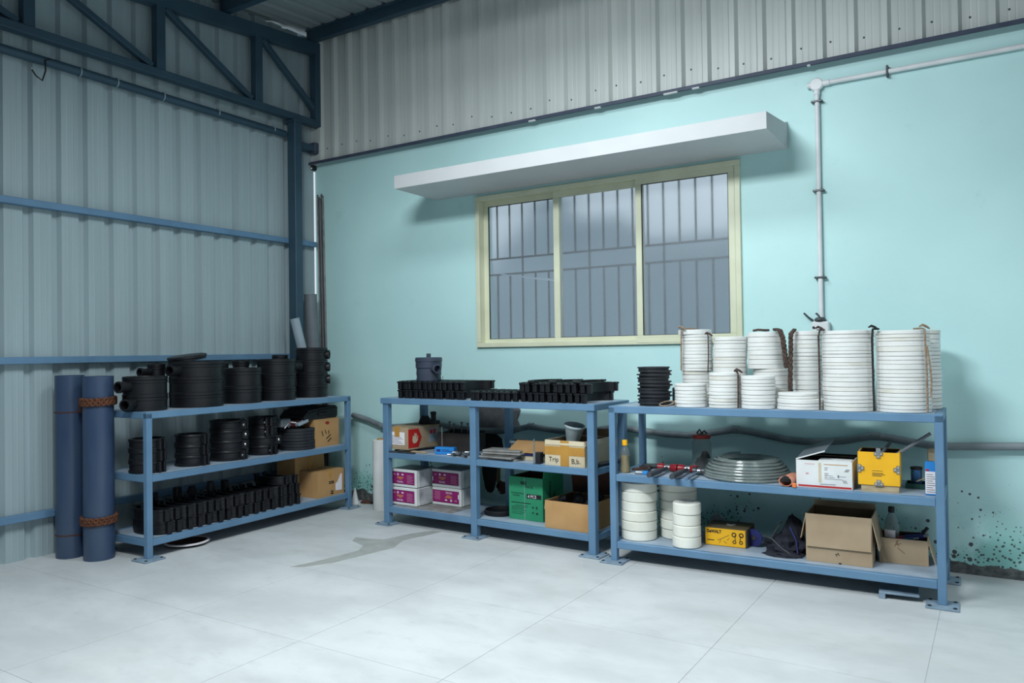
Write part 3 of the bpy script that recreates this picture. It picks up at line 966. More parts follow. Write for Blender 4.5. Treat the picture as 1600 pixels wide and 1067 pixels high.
for i in range(2):
    half_clamp(1, B_, 1.20 + .085 * i, .215, 2 * h1, .30, .085, h1 * .8, f'black half clamp piled highest beside the labelled carton, {"left" if i == 0 else "right"} one', G1, 2)
for i, u in enumerate((.33, .52, .64, .80, .93)):
    t = thing('clamp_bolt_piece', f'black upright clamp offcut behind the bottom clamp rows, {ordn(i, 5, 0, 0)} from left', 'pipe clamp', at(1, B_, u, .425), rz(1, 20 * i), 'offcuts behind the clamp row')
    MB().bbox(-.03, -.02, 0, .03, .02, .215 + .01 * (i % 2), .006).build('plate', 'black_plastic_dusty', t)
    MB().bbox(-.012, -.03, .16, .012, .03, .19, .004).build('peg', 'black_plastic_dusty', t)

# --- access chamber on shelf 2
ch = thing('access_chamber', 'charcoal plastic access chamber with knob and side outlet standing on black half clamps', 'pipe fitting', at(2, T_, .287, .235, 2 * h2), rz(2, 0))
MB().lathe([(0, 0), (.094, 0), (.096, .01), (.092, .03), (.096, .05), (.094, .092), (.100, .10), (.100, .145), (.103, .15), (.103, .172), (.098, .178), (0, .178)], 40).build('body', 'charcoal_plastic', ch)
MB().lathe([(.1005, .148), (.105, .150), (.105, .158), (.1005, .160)], 40).build('band', 'charcoal_plastic', ch)
MB().lathe([(0, .178), (.017, .178), (.017, .204), (.014, .207), (0, .207)], 16).build('knob', 'charcoal_plastic', ch)
d = Vector((math.cos(-.45), math.sin(-.45), 0))
M = Matrix.Translation(d * .085 + Vector((0, 0, .092))) @ d.to_track_quat('Z', 'Y').to_matrix().to_4x4()
MB().lathe([(.022, 0), (.030, 0), (.030, .05), (.034, .052), (.034, .075), (.026, .076), (.024, .02), (0, .02)], 18, mtx=M).build('outlet', 'charcoal_plastic', ch)

# ================================================================== WHITE DISCS (shelf 3 top)
def disc_mesh(r, h, m, key):
    return cached(('disc', round(r, 3), round(h, 4), m), lambda: MB().lathe([(0, 0), (r - .0045, 0), (r, .0022), (r, h - .0034), (r - .0045, h - .0008), (r * .7, h - .0008), (r * .68, h - .0026), (0, h - .0026)], 40).mesh('white_disc', m))
random.seed(41)
def disc_stack(u, v, D, z0, z1, n, where, worn=0.1, jit=.0025, s=3):
    hs = [random.choice((.9, 1.0, 1.0, 1.12, 1.3, .8)) for _ in range(n)]
    tot = sum(hs)
    z = z0
    du = dv = 0.0
    for k in range(n):
        h = round((z1 - z0) * hs[k] / tot, 4)
        du = max(-jit * 1.6, min(jit * 1.6, du + random.uniform(-jit, jit)))
        dv = max(-jit * 1.6, min(jit * 1.6, dv + random.uniform(-jit, jit)))
        m = 'white_disc_worn' if random.random() < worn else 'white_disc'
        o = link('white_disc', disc_mesh(D / 2, h, m, 0), None, at(s, T_, u + du, v + dv, z), random.uniform(0, 6))
        tag(o, f'white plastic disc, {nth(n - 1 - k)} in the {where}', 'disc', 'white discs on the right shelf unit')
        z += h
disc_stack(.484, .115, .186, 0, .138, 7, 'front stack next to the black rings')
disc_stack(.682, .115, .178, 0, .203, 10, 'front stack second from the black rings')
disc_stack(.873, .115, .186, 0, .185, 9, 'front stack third from the black rings', .2)
disc_stack(1.092, .14, .243, 0, .060, 3, 'lowest widest front pile')
disc_stack(1.085, .14, .210, .060, .092, 2, 'loose pair on the lowest front pile', .4)
disc_stack(1.346, .14, .258, 0, .428, 20, 'tall front stack second from the right end')
disc_stack(1.607, .15, .258, 0, .422, 20, 'tall front stack at the right end', .2, .002)
disc_stack(1.664, .415, .225, 0, .425, 20, 'tall back stack at the right end', .15)
disc_stack(.441, .36, .178, 0, .205, 9, 'lower back stack at the left')
disc_stack(.443, .36, .190, .205, .430, 11, 'upper back stack at the left', .1)
disc_stack(.436, .36, .204, .430, .461, 1, 'single wide disc crowning the left back stack')
disc_stack(.654, .36, .200, 0, .413, 17, 'tall back stack second from the left')
disc_stack(.888, .365, .196, 0, .218, 9, 'lower back stack in the middle')
disc_stack(.864, .365, .204, .218, .435, 8, 'upper back stack in the middle')
disc_stack(1.098, .39, .176, 0, .436, 18, 'tall back stack right of the braided rope')
# nylon thick discs on the bottom shelf
def nylon(u, v, D, H, n, where, mm='nylon_disc'):
    h = H / n
    for k in range(n):
        r = D / 2 * random.uniform(.965, 1.0)
        me = MB().lathe([(0, 0), (r - .006, 0), (r, .005), (r, h - .006), (r - .006, h - .0006), (r * .55, h - .0006), (r * .5, h - .004), (0, h - .004)], 40).mesh('nylon_disc', mm)
        o = link('nylon_disc', me, None, at(3, B_, u + random.uniform(-.003, .003), v + random.uniform(-.003, .003), h * (n - 1 - k)), random.uniform(0, 6))
        tag(o, f'thick white nylon disc, {nth(k)} in the {where}', 'disc', 'thick nylon discs on the right bottom shelf')
nylon(.125, .165, .222, .352, 6, 'left stack beside the shelf leg')
nylon(.328, .31, .232, .350, 6, 'middle stack behind the short one')
nylon(.449, .098, .168, .262, 4, 'short front stack of four')

# black ring stack
for k in range(11):
    h = .236 / 11
    r = .098
    me = cached('blackring%d' % (k % 3), lambda: MB().lathe([(r - .03, 0), (r - .006, 0), (r - .006, h * .55), (r + .004 * (k % 3), h * .6), (r + .004 * (k % 3), h - .001), (r - .03, h - .001), (r - .03, 0)], 40).mesh('ring', 'black_rubber'))
    o = link('flanged_ring', me, None, at(3, T_, .240 + random.uniform(-.006, .006), .155 + random.uniform(-.004, .004), h * (10 - k)), 0)
    tag(o, f'black flanged rubber ring, {nth(k)} in the stack beside white discs', 'ring', 'black flanged rings')
tl = thing('cable_tie_loop', 'beige cord loop lying in front of the black ring stack', 'cord', at(3, T_, .355, .05, .006), rz(3))
MB().tube([(.045 * math.cos(a) - .0, .018 * math.sin(a) * 1.0, .014 + .014 * math.sin(a + .5)) for a in [2 * PI * i / 18 for i in range(18)]], .0035, 6, closed=True).build('loop', 'rope_beige', tl)
MB().tube([(.04, .0, .010), (.06, .006, .02), (.052, -.012, .002)], .003, 6).build('knot', 'rope_beige', tl)
oj = thing('offcut_disc', 'pale grey offcut leaning behind the black ring stack', 'offcut', at(3, T_, .352, .25), rz(3))
MB().lathe([(0, 0), (.028, 0), (.03, .004), (.03, .10), (.026, .105), (0, .105)], 20).build('body', 'grey_pvc', oj)

# ropes on the disc stacks
def rope(label, pts, r, m='rope_beige', knot=None, s=3):
    t = thing('rope_tie', label, 'rope', at(s, T_, 0, 0), rz(s))
    MB().tube(pts, r, 7).build('strand', m, t)
    if knot:
        k = Vector(knot)
        MB().tube([k + Vector((-.02, 0, .006)), k + Vector((-.006, -.006, .014)), k + Vector((.010, -.004, .006)), k + Vector((.026, .002, -.006))], [.004, .007, .007, .004], 7).build('knot', m, t)
    return t
rope('beige rope strand tied down the right side of the rightmost white stack', [(1.66, .18, .430), (1.70, .10, .43), (1.715, .045, .424), (1.718, .036, .33), (1.722, .036, .20), (1.722, .036, .004)], .005, knot=(1.712, .05, .432))
rope('short loose rope tail hanging at the rightmost white stack', [(1.724, .036, .34), (1.736, .033, .25), (1.742, .033, .16), (1.738, .033, .08)], .0045)
rope('grey cord tied down the left side of the left back stack', [(.44, .36, .468), (.40, .27, .466), (.385, .252, .46), (.38, .256, .35), (.378, .258, .21)], .005, knot=(.385, .25, .466))
rope('brown cord in the gap between the second and third front stacks', [(.74, .12, .210), (.765, .08, .208), (.776, .06, .19), (.778, .05, .10), (.777, .045, .004)], .005, 'rope_dark', (.772, .07, .208))
rope('dark cord in the gap left of the tall front stacks', [(1.23, .10, .434), (1.218, .05, .432), (1.212, .04, .40), (1.214, .04, .2), (1.214, .03, .004)], .005, 'rope_dark', (1.216, .05, .436))
rope('black cord in the gap between the two tall front stacks', [(1.50, .10, .432), (1.478, .04, .43), (1.474, .035, .38), (1.476, .035, .2), (1.478, .032, .004)], .0055, 'gasket', (1.478, .045, .434))
rope('thin cord down the gap right of the left back stack', [(.53, .30, .43), (.545, .27, .42), (.548, .26, .3), (.546, .25, .2)], .0035, 'rope_dark', (.545, .27, .424))
# thick braided rope
def braid(label, pts, r, s=3):
    t = thing('braided_rope', label, 'rope', at(s, T_, 0, 0), rz(s))
    pts = [Vector(p) for p in pts]
    dense = []
    for i in range(len(pts) - 1):
        for q in range(10):
            dense.append(pts[i].lerp(pts[i + 1], q / 10))
    dense.append(pts[-1])
    for st in range(3):
        path = []
        for i, p in enumerate(dense):
            a = i * 0.75 + st * 2 * PI / 3
            path.append(p + Vector((math.cos(a), .4 * math.sin(a), .3 * math.sin(a))) * r * .75)
        MB().tube(path, r * .62, 6).build('strand', 'rope_dark', t)
    return t
braid('thick brown braided rope hanging between the tall back disc stacks', [(.93, .30, .448), (.968, .26, .442), (.984, .252, .40), (.996, .250, .31), (1.002, .250, .225)], .012)
braid('second length of brown braided rope hanging lower beside the braided rope', [(1.045, .29, .444), (1.028, .262, .42), (1.026, .258, .33), (1.022, .256, .20), (1.02, .252, .085)], .011)
braid('small coil of brown rope on top of the middle back stack', [(.80, .35, .446), (.83, .33, .45), (.86, .34, .446), (.88, .36, .446)], .009)

# ================================================================== CARTONS
def carton(label, s, lv, u, v, w, d, h, m='card', deg=0, dz=0.0, open_=True, flaps=(), inner='card_inner', cat='box', group=None, name='carton', seam=True):
    t = thing(name, label, cat, at(s, lv, u, v, dz), rz(s, deg), group)
    th = .005
    b = MB()
    b.box(0, 0, 0, w, d, th)
    b.box(0, 0, th, w, th, h).box(0, d - th, th, w, d, h).box(0, th, th, th, d - th, h).box(w - th, th, th, w, d - th, h)
    b.build('body', m, t)
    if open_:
        l = MB()  # separate inner faces, usually coloured darker than the board
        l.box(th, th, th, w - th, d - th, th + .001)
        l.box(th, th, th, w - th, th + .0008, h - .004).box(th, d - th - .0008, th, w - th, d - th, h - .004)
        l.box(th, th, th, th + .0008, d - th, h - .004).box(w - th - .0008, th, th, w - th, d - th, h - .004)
        l.build('inner_faces', inner, t)
    else:
        q = MB()
        q.box(0, 0, h - .001, w, d / 2 - .001, h + .004).box(0, d / 2 + .001, h - .001, w, d, h + .004)
        q.build('top_flaps', m, t)
    for f in flaps:
        side, ln, ang = f[:3]
        fm = f[3] if len(f) > 3 else m
        a = math.radians(ang)   # 0 = upright, 90 = out flat, 180 = folded down outside
        if side == 'F':
            M = Matrix.Translation((0, 0, h)) @ Matrix.Rotation(a, 4, 'X')
            MB().box(.004, -.004, 0, w - .004, 0.0, ln, M).build('flap', fm, t)
        elif side == 'B':
            M = Matrix.Translation((0, d, h)) @ Matrix.Rotation(-a, 4, 'X')
            MB().box(.004, 0, 0, w - .004, .004, ln, M).build('flap', fm, t)
        elif side == 'L':
            M = Matrix.Translation((0, 0, h)) @ Matrix.Rotation(-a, 4, 'Y')
            MB().box(-.004, .004, 0, 0, d - .004, ln, M).build('flap', fm, t)
        else:
            M = Matrix.Translation((w, 0, h)) @ Matrix.Rotation(a, 4, 'Y')
            MB().box(0, .004, 0, .004, d - .004, ln, M).build('flap', fm, t)
    return t

# shelf 1 cartons
cO = carton('brown carton with black stroke marks on the middle deck of the left shelf', 1, M_, 1.545, .10, .285, .30, .222, 'card', 0, open_=False)
for i, (x, z, ln, a) in enumerate(((.10, .085, .045, 1.9), (.135, .10, .035, 1.9), (.165, .098, .03, 1.6), (.135, .06, .06, .55), (.15, .035, .05, .55))):
    M = MF(x, z, -.0008, a)
    MB().box(0, -.004, -.0002, ln, .004, .0006, M).build('stroke_mark', 'print_black', cO)
MB().prism([(.12, .195), (.15, .205), (.175, .195), (.165, .178), (.14, .176)], -.001, 0, 'y').build('seal_stain', 'red_lid', cO)
cP = carton('brown carton with a white corner label on the bottom deck of the left shelf', 1, B_, 1.535, .055, .30, .20, .205, 'card', 0, open_=False)
MB().prism([(.20, .035), (.275, .03), (.275, .165), (.262, .168), (.225, .105), (.20, .09)], -.0012, 0, 'y').build('white_label', 'print_white', cP)
fprint([(.125, .098, .055, .022)], 'print_black', cP, 'stamp')
text_mesh('NEW', .016, MF(.128, .103, -.0012), 'card', 'stamp_lettering', cP)
fprint([(.145, .012, .03, .012), (.145, .030, .03, .010)], 'print_black', cP, 'stamp')
MB().box(.13, -.001, .15, .155, 0, .209).box(.13, 0, .2088, .155, .2, .2098).build('tape', 'brown_tape', cP)
cQ = carton('tall brown carton behind the labelled carton on the left shelf bottom', 1, B_, 1.49, .265, .33, .21, .325, 'card', 0, open_=False)
MB().box(.15, -.001, .16, .18, 0, .328).build('tape', 'brown_tape', cQ)
fprint([(.14, .225, .06, .006), (.14, .21, .05, .005)], 'print_red', cQ)
# black case with wires
bc = thing('tool_case', 'black soft tool case lying on the marked carton of the left shelf', 'case', at(1, M_, 1.44, .10, .227), rz(1, 3))
MB().prism([(0, 0), (.38, 0), (.395, .02), (.395, .085), (.37, .102), (.05, .078), (-.01, .03)], 0, .26, 'y').build('shell', 'black_plastic_dusty', bc)
MB().tube([(.05, -.002, .055), (.20, -.004, .075), (.38, -.003, .085)], .004, 6).build('zip', 'gasket', bc)
MB().bbox(.16, -.012, .03, .26, 0, .055, .005).build('grip', 'black_plastic', bc)
wi = thing('wire_bundle', 'tangle of white, red and grey wires beside the tool case on the left shelf', 'wires', at(1, M_, 1.33, .16, .171), rz(1))
random.seed(3)
for i, m in enumerate(('print_white', 'red_plastic', 'grey_pvc', 'print_white', 'grey_pvc')):
    p = [Vector((-.06 + .045 * q + random.uniform(-.015, .015), -.03 + .012 * i + random.uniform(-.02, .02), .012 + .055 * math.sin(q * 1.1 + i) ** 2)) for q in range(6)]
    MB().tube(p, .0045, 6).build('wire', m, wi)
MB().bbox(.05, -.07, .004, .16, -.02, .03, .006, Matrix.Rotation(-.25, 4, 'Y')).build('connector', 'grey_pvc', wi)
MB().bbox(-.10, -.03, .02, .0, .03, .085, .008).build('adaptor', 'dark_pvc', wi)

# rusty dish on the floor under shelf 1
rd = thing('rusty_dish', 'rusty brown dish with a white rim on the floor under the left shelf', 'dish', at(1, None, .40, .16), 0)
MB().lathe([(0, .004), (.10, .004), (.135, .022), (.14, .022), (.10, .0), (0, .0)], 36).build('bowl', 'rust_disc', rd)
MB().lathe([(.134, .018), (.147, .018), (.149, .026), (.134, .028), (.134, .018)], 36).build('rim', 'print_white', rd)

# ---------------- shelf 2 middle deck
sl = thing('wood_slats', 'dark thin slats under the carton with the red hexagon', 'slats', at(2, M_, .02, .01), rz(2))
for i, (x, y, w, d, a) in enumerate(((0.05, .005, .24, .03, .03), (.02, .10, .32, .035, -.05), (.04, .33, .22, .035, .02), (.13, .02, .03, .36, -.2))):
    MB().bbox(0, 0, 0, w, d, .009, .002, Matrix.Translation((x, y, .0005 + (.009 if i == 3 else 0))) @ Matrix.Rotation(a, 4, 'Z')).build('slat', 'steel_dark' if i != 1 else 'wood', sl)
cR = carton('brown carton with white shipping label and red hexagon on the middle unit', 2, M_, .000, .066, .222, .36, .165, 'card_pale', 0, dz=.020, open_=False)
fprint([(.035, .035, .150, .095)], 'print_white', cR, 'shipping_label')
fprint([(.05, .045 + .011 * i, .12 - .02 * (i % 3), .003) for i in range(6)], 'print_grey', cR, 'label_lines', y=-.0014)
MB().box(.085, -.0022, .095, .135, 0, .170).box(.085, 0, .1692, .135, .05, .1702).build('tape', 'brown_tape', cR)
hexp = [(.0, .012), (.0, .152), (.115, .152), (.150, .085), (.115, .012)]
MB().prism(hexp, .222, .2232, 'x').build('red_hexagon', 'red_card', cR)
flame = [(.055, .045), (.085, .045), (.105, .065), (.108, .10), (.100, .10), (.098, .075), (.092, .078), (.092, .118), (.084, .118), (.080, .085), (.076, .122), (.068, .120), (.066, .085), (.058, .105), (.050, .10), (.045, .065)]
MB().prism(flame, .2230, .2240, 'x').build('emblem', 'card_cream', cR)
MB().box(.222, .235, .035, .2232, .335, .145).build('side_label', 'grey_pvc', cR)
MB().box(.2230, .245, .10, .2240, .275, .13).box(.2230, .285, .10, .2240, .315, .135).build('label_blocks', 'print_red', cR)
vv = thing('valve_fittings', 'dark valve fitting with a handle on the hexagon carton', 'valve', at(2, M_, .135, .36, .1905), rz(2))
MB().lathe([(0, 0), (.05, 0), (.052, .01), (.04, .045), (.03, .05), (.03, .06), (0, .062)], 18).build('body', 'gasket', vv)
MB().lathe([(0, 0), (.02, 0), (.02, .075), (.026, .08), (.022, .096), (0, .1)], 12, c=(.085, .0, 0)).build('stem', 'gasket', vv)
MB().bbox(.05, -.03, 0, .13, .03, .032, .006).build('foot', 'black_plastic_dusty', vv)
bb_ = thing('blue_carton', 'small bright blue cardboard box on the middle deck near the slats', 'box', at(2, M_, .452, .10), rz(2, 14))
MB().bbox(0, 0, 0, .155, .05, .052, .002).build('body', 'blue_box', bb_)
fprint([(.015, .02, .03, .018), (.055, .022, .08, .004), (.055, .032, .06, .004)], 'blue_deep', bb_)
# dark drill box with bits
db = thing('tool_tray', 'dark wooden tool tray with upright rods at the back of the middle deck', 'tray', at(2, M_, .31, .30), rz(2))
b = MB()
b.box(0, 0, 0, .34, .16, .01).box(0, 0, .01, .34, .012, .135).box(0, .148, .01, .34, .16, .15).box(0, .012, .01, .012, .148, .135).box(.328, .012, .01, .34, .148, .135)
b.build('body', 'dark_wood', db)
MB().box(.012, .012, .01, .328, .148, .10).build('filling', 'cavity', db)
for i, (x, y, hh) in enumerate(((.06, .05, .21), (.14, .03, .20), (.19, .06, .21), (.255, .05, .205), (.02, .0, .0))):
    if hh:
        MB().tube([(x, y, .09), (x + (.02 if i == 0 else 0), y, hh)], .005, 8).lathe([(0, 0), (.009, 0), (.009, .012), (0, .013)], 8, c=(x + (.02 if i == 0 else 0), y, hh - .004)).build('rod', 'steel_dark', db)
rdv = thing('thin_rod', 'thin upright steel rod with a pale tip beside the blue box', 'rod', at(2, M_, .425, .215), rz(2))
MB().tube([(0, 0, 0), (.002, 0, .09), (0, 0, .19)], .004, 8).build('shaft', 'bright_steel', rdv)
MB().lathe([(0, 0), (.012, 0), (.012, .006), (.006, .01), (0, .01)], 10).build('foot', 'card_cream', rdv)
# metal fittings pile
random.seed(13)
for i in range(16):
    x = .60 + random.uniform(0, .20)
    y = .05 + random.uniform(0, .15)
    L = random.uniform(.035, .075)
    z = .008 if i < 10 else .024
    a = random.uniform(-.6, .9)
    t = thing('metal_fitting', 'small worn steel fitting in the loose pile beside the middle leg', 'fitting', at(2, M_, x, y, z), rz(2, math.degrees(a)), 'steel fittings by the middle leg')
    MB().tube([(-L / 2, 0, 0), (L / 2, 0, 0)], .0075, 8).build('shank', 'bright_steel' if i % 3 else 'steel_dark', t)
    MB().tube([(L / 2 - .012, 0, 0), (L / 2 + .004, 0, 0)], .0105, 6).build('collar', 'steel_dark', t)
# grey plates
random.seed(17)
zp = 0
for i in range(5):
    w, d = random.uniform(.24, .30), random.uniform(.14, .2)
    o = MB().bbox(0, 0, 0, w, d, .011, .002).build('steel_plate', 'grey_plates', None, at(2, M_, .885 + random.uniform(0, .04), .05 + random.uniform(0, .03), zp), rz(2, random.uniform(-9, 9)))
    tag(o, f'grey metal plate, {nth(4 - i)} in the flat pile right of the middle leg', 'plate', 'metal plates on the middle deck')
    zp += .0135
pt = thing('paint_pot', 'small grey plastic pot behind the pile of metal plates', 'pot', at(2, M_, 1.04, .33), 0)
MB().lathe([(0, 0), (.048, 0), (.058, .10), (.062, .102), (.062, .112), (.055, .112), (.046, .012), (0, .01)], 24).build('body', 'pot_grey', pt)
MB().lathe([(.062, .095), (.066, .095), (.066, .103), (.062, .103)], 24).build('rim', 'pot_grey', pt)
fc = thing('folded_card', 'flattened brown cardboard piece propped behind the steel bracket', 'cardboard', at(2, M_, 1.07, .14, .0), rz(2, 2))
MB().box(0, 0, 0, .30, .004, .16, Matrix.Translation((0, .0, .055)) @ Matrix.Rotation(-1.15, 4, 'X')).build('sheet', 'card', fc)
MB().box(.02, .02, 0, .28, .12, .03).build('lower_fold', 'card_cream', fc)
MB().bbox(.09, .01, .03, .27, .10, .052, .006).build('rag', 'blue_deep', fc)
br = thing('steel_bracket', 'narrow upright steel angle bracket left of the handwritten carton', 'bracket', at(2, M_, 1.355, .05), rz(2, 4))
MB().bbox(0, 0, 0, .045, .05, .075, .002).build('foot_block', 'black_plastic_dusty', br)
MB().bbox(-.004, -.006, 0, .012, .0, .075, .001).bbox(.0, -.008, 0, .008, -.002, .165, .001).build('upright', 'bright_steel', br)
for i, (u, v, m, hh) in enumerate(((1.17, .40, 'conduit_white', .10), (1.33, .40, 'conduit_white', .125))):
    t = thing('small_bottle', ('short white bottle at the back of the middle deck' if i == 0 else 'taller white bottle behind the steel bracket'), 'bottle', at(2, M_, u, v), 0, 'white bottles at the back')
    MB().lathe([(0, 0), (.035, 0), (.037, .006), (.037, hh * .7), (.02, hh * .82), (.02, hh * .86), (0, hh * .86)], 20).build('body', m, t)
    MB().lathe([(0, hh * .86), (.026, hh * .86), (.026, hh), (0, hh)], 16).build('cap', 'card_cream', t)
# handwritten carton
cT = carton('open cream carton with brown tape and handwriting at the right of the middle unit', 2, M_, 1.442, .05, .298, .34, .165, 'card_cream', 0, open_=True, flaps=(('F', .03, 172), ('B', .05, 10, 'card_inner'), ('R', .03, 172)))
MB().box(-.0005, -.0015, .07, .2985, 0, .125).build('tape', 'brown_tape', cT)
MB().box(.118, -.0022, .0, .182, 0, .165).build('tape', 'brown_tape', cT)
text_mesh('Trip', .044, MF(.03, .025, -.0015, .03), 'print_black', 'handwriting', cT)
text_mesh('B,b.', .046, MF(.20, .02, -.0015, .03), 'print_black', 'handwriting', cT)
fn = thing('plastic_funnel', 'grey plastic funnel cup standing in the handwritten carton', 'funnel', at(2, M_, 1.555, .20, .09), 0)
fn.rotation_euler = (0.10, 0.22, 0)
MB().lathe([(.026, 0), (.030, 0), (.066, .165), (.070, .17), (.064, .172), (.026, .006), (0, .004)], 28).build('cone', 'funnel_grey', fn)
MB().lathe([(.065, .158), (.071, .158), (.073, .166), (.068, .172)], 28).build('rim', 'funnel_grey', fn)
st_ = thing('steel_strips', 'loose dark steel strips behind the right leg on the middle deck', 'strips', at(2, M_, 1.755, .10), rz(2))
for i in range(3):
    MB().bbox(0, 0, 0, .05, .30, .006, .001, Matrix.Translation((.004 * i, .01 * i, .0005 + .007 * i)) @ Matrix.Rotation(-.05 * i, 4, 'Z')).build('strip', 'steel_dark', st_)

# ---------------- shelf 2 bottom deck
def purple_box(u, v, dz, w, label, flip=False, deg=0):
    hh = .134
    t = thing('wrapped_carton', label, 'box', at(2, B_, u, v, dz), rz(2, deg), 'purple label cartons')
    MB().bbox(0, 0, 0, w, .23, hh, .005).build('body', 'white_board', t)
    MB().bbox(w - .001, .03, .004, w + .004, .226, hh - .004, .002).build('wrap_film', 'plastic_wrap', t)
    MB().bbox(.004, .006, hh - .002, w - .004, .226, hh + .0006, .0005).build('top_film', 'dark_pvc', t)
    x0, x1 = .006, w - .018
    fprint([(x0, .022, x1 - x0, hh - .042)], 'purple_print', t, 'label_panel')
    fprint([(x0, .022, x1 - x0, .004), (x0, hh - .024, x1 - x0, .004), (x0 + .012, .022, .003, hh - .042)], 'purple_dark', t, 'label_border', y=-.0014)
    def R(x, z, ww, h2):
        if flip:
            return (x0 + x1 - x - ww, hh - z - h2 + .002, ww, h2)
        return (x, z, ww, h2)
    cx = x0 + (x1 - x0) * .38
    fprint([R(x0 + .001, .045, .008, .032)], 'print_white', t, 'white_tab', y=-.0016)
    fprint([R(cx - .032, .072, .066, .005), R(cx - .030, .064, .06, .005), R(cx - .012, .056, .03, .004)], 'print_gold', t, 'gold_lettering', y=-.0016)
    fprint([R(x1 - .075, .034 + .011 * i, .062 - .012 * (i % 2), .0025) for i in range(6)] + [R(x0 + .02, .088, .022, .003), R(x0 + .02, .095, .022, .003)], 'print_pink', t, 'small_lines', y=-.0016)
    for k, x in enumerate((cx - .022, cx + .026)):
        x2, z2 = (x, .094) if not flip else (x0 + x1 - x, hh - .092)
        if k == 0:
            MB().lathe([(.004, 0), (.009, 0), (.009, .0006), (.004, .0006), (.004, 0)], 14, mtx=MF(x2, z2, -.0010)).build('round_mark', 'print_white', t)
        else:
            MB().prism([(x2 - .014, z2), (x2 - .004, z2 + .008), (x2 + .002, z2 + .004), (x2 + .014, z2 + .001), (x2 + .004, z2 - .006), (x2 - .006, z2 - .004)], -.0016, -.0008, 'y').build('leaf_mark', 'print_white', t)
    M = MF(cx - .034, .032, -.0016) if not flip else MF(x0 + x1 - cx + .034, hh - .030, -.0016, PI)
    text_mesh('TRAVEL', .019, M, 'print_white', 'lettering', t)
    return t
purple_box(.006, .10, .0, .258, 'lower left white carton with magenta label under the hexagon carton')
purple_box(.004, .105, .137, .258, 'upper left white carton with magenta label under the hexagon carton')
purple_box(.287, .255, .0, .280, 'lower right white carton with upside-down magenta label by the middle leg', True)
purple_box(.290, .25, .137, .280, 'upper right white carton with magenta label by the middle leg')
cb_ = tag(MB().bbox(0, 0, 0, .56, .30, .004, .001).build('card_sheet', 'grey_plates', None, at(2, B_, .06, .075, -.0004), rz(2)), 'thin grey board lying under the magenta label cartons', 'cardboard')
cb_.location.z -= .0
for o in bpy.data.objects:
    if o.name.startswith('wrapped_carton') and o.parent is None:
        o.location.z += .0042
dk = thing('round_tray', 'flat black round tray lying behind the middle leg on the bottom deck', 'tray', at(2, B_, .93, .25), 0)
MB().lathe([(0, .0), (.10, .0), (.115, .006), (.118, .02), (.108, .026), (.10, .018), (0, .016)], 36).build('plate', 'black_plastic', dk)
MB().lathe([(.104, .024), (.110, .024), (.110, .034), (.104, .034), (.104, .024)], 36).build('rim', 'black_plastic_dusty', dk)
def lump(rx, ry, h, seed, amp=.25, n=26, m=14, power=1.0):
    vs, fs = [], []
    for j in range(m + 1):
        t = j / m
        for i in range(n):
            a = 2 * PI * i / n
            f = (1 - t ** 2) ** .5 if t < 1 else 0
            f = max(f, .02) ** power
            q = noise.noise(Vector((math.cos(a) * 2 + seed, math.sin(a) * 2, t * 3.2)))
            q2 = noise.noise(Vector((math.cos(a) * 6 + seed * 2, math.sin(a) * 6, t * 7)))
            k = 1 + amp * q + amp * .5 * q2
            vs.append((rx * f * math.cos(a) * k, ry * f * math.sin(a) * k, max(0.0, h * t * (1 + amp * .4 * q))))
    for j in range(m):
        for i in range(n):
            fs.append((j * n + i, j * n + (i + 1) % n, (j + 1) * n + (i + 1) % n, (j + 1) * n + i))
    fs.append(tuple(range(n))[::-1])
    fs.append(tuple(m * n + i for i in range(n)))
    return MB().add(vs, fs, True)
# green carton
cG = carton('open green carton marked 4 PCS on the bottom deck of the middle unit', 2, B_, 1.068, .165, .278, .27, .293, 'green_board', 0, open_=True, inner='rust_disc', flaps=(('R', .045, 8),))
text_mesh('BIO', .030, MF(.098, .243, -.001), 'print_black', 'lettering', cG, bold=.001)
text_mesh('PACK', .025, MF(.138, .219, -.001), 'print_black', 'lettering', cG)
fprint([(.148, .150, .118, .030)], 'print_black', cG, 'pcs_block')
text_mesh('4 PCS', .029, MF(.156, .155, -.0016), 'print_white', 'lettering', cG, bold=.0002)
text_mesh('BIODEGRADABLE', .013, MF(.02, .176, -.001), 'print_darkgreen', 'lettering', cG)
text_mesh('MATERIAL', .014, MF(.03, .160, -.001), 'print_darkgreen', 'lettering', cG)
fprint([(.02, .112, .16, .006), (.05, .095, .11, .003), (.02, .085, .13, .003), (.02, .075, .10, .003), (.02, .064, .12, .003), (.02, .05, .11, .003), (.02, .038, .09, .003)], 'print_darkgreen', cG, 'small_print')
fprint([(.19, .085, .014, .012), (.222, .082, .012, .018), (.19, .05, .014, .010), (.222, .045, .016, .014)], 'print_darkgreen', cG, 'handling_marks')
fprint([(.128, .0, .003, .293)], 'grey_pvc', cG, 'cut_line')
text_mesh('BIODEGRADABLE', .030, MR(.105, .03, .2788, PI / 2), 'print_darkgreen', 'lettering', cG, bold=.0006)
text_mesh('MATERIAL', .030, MR(.155, .06, .2788, PI / 2), 'print_darkgreen', 'lettering', cG, bold=.0006)
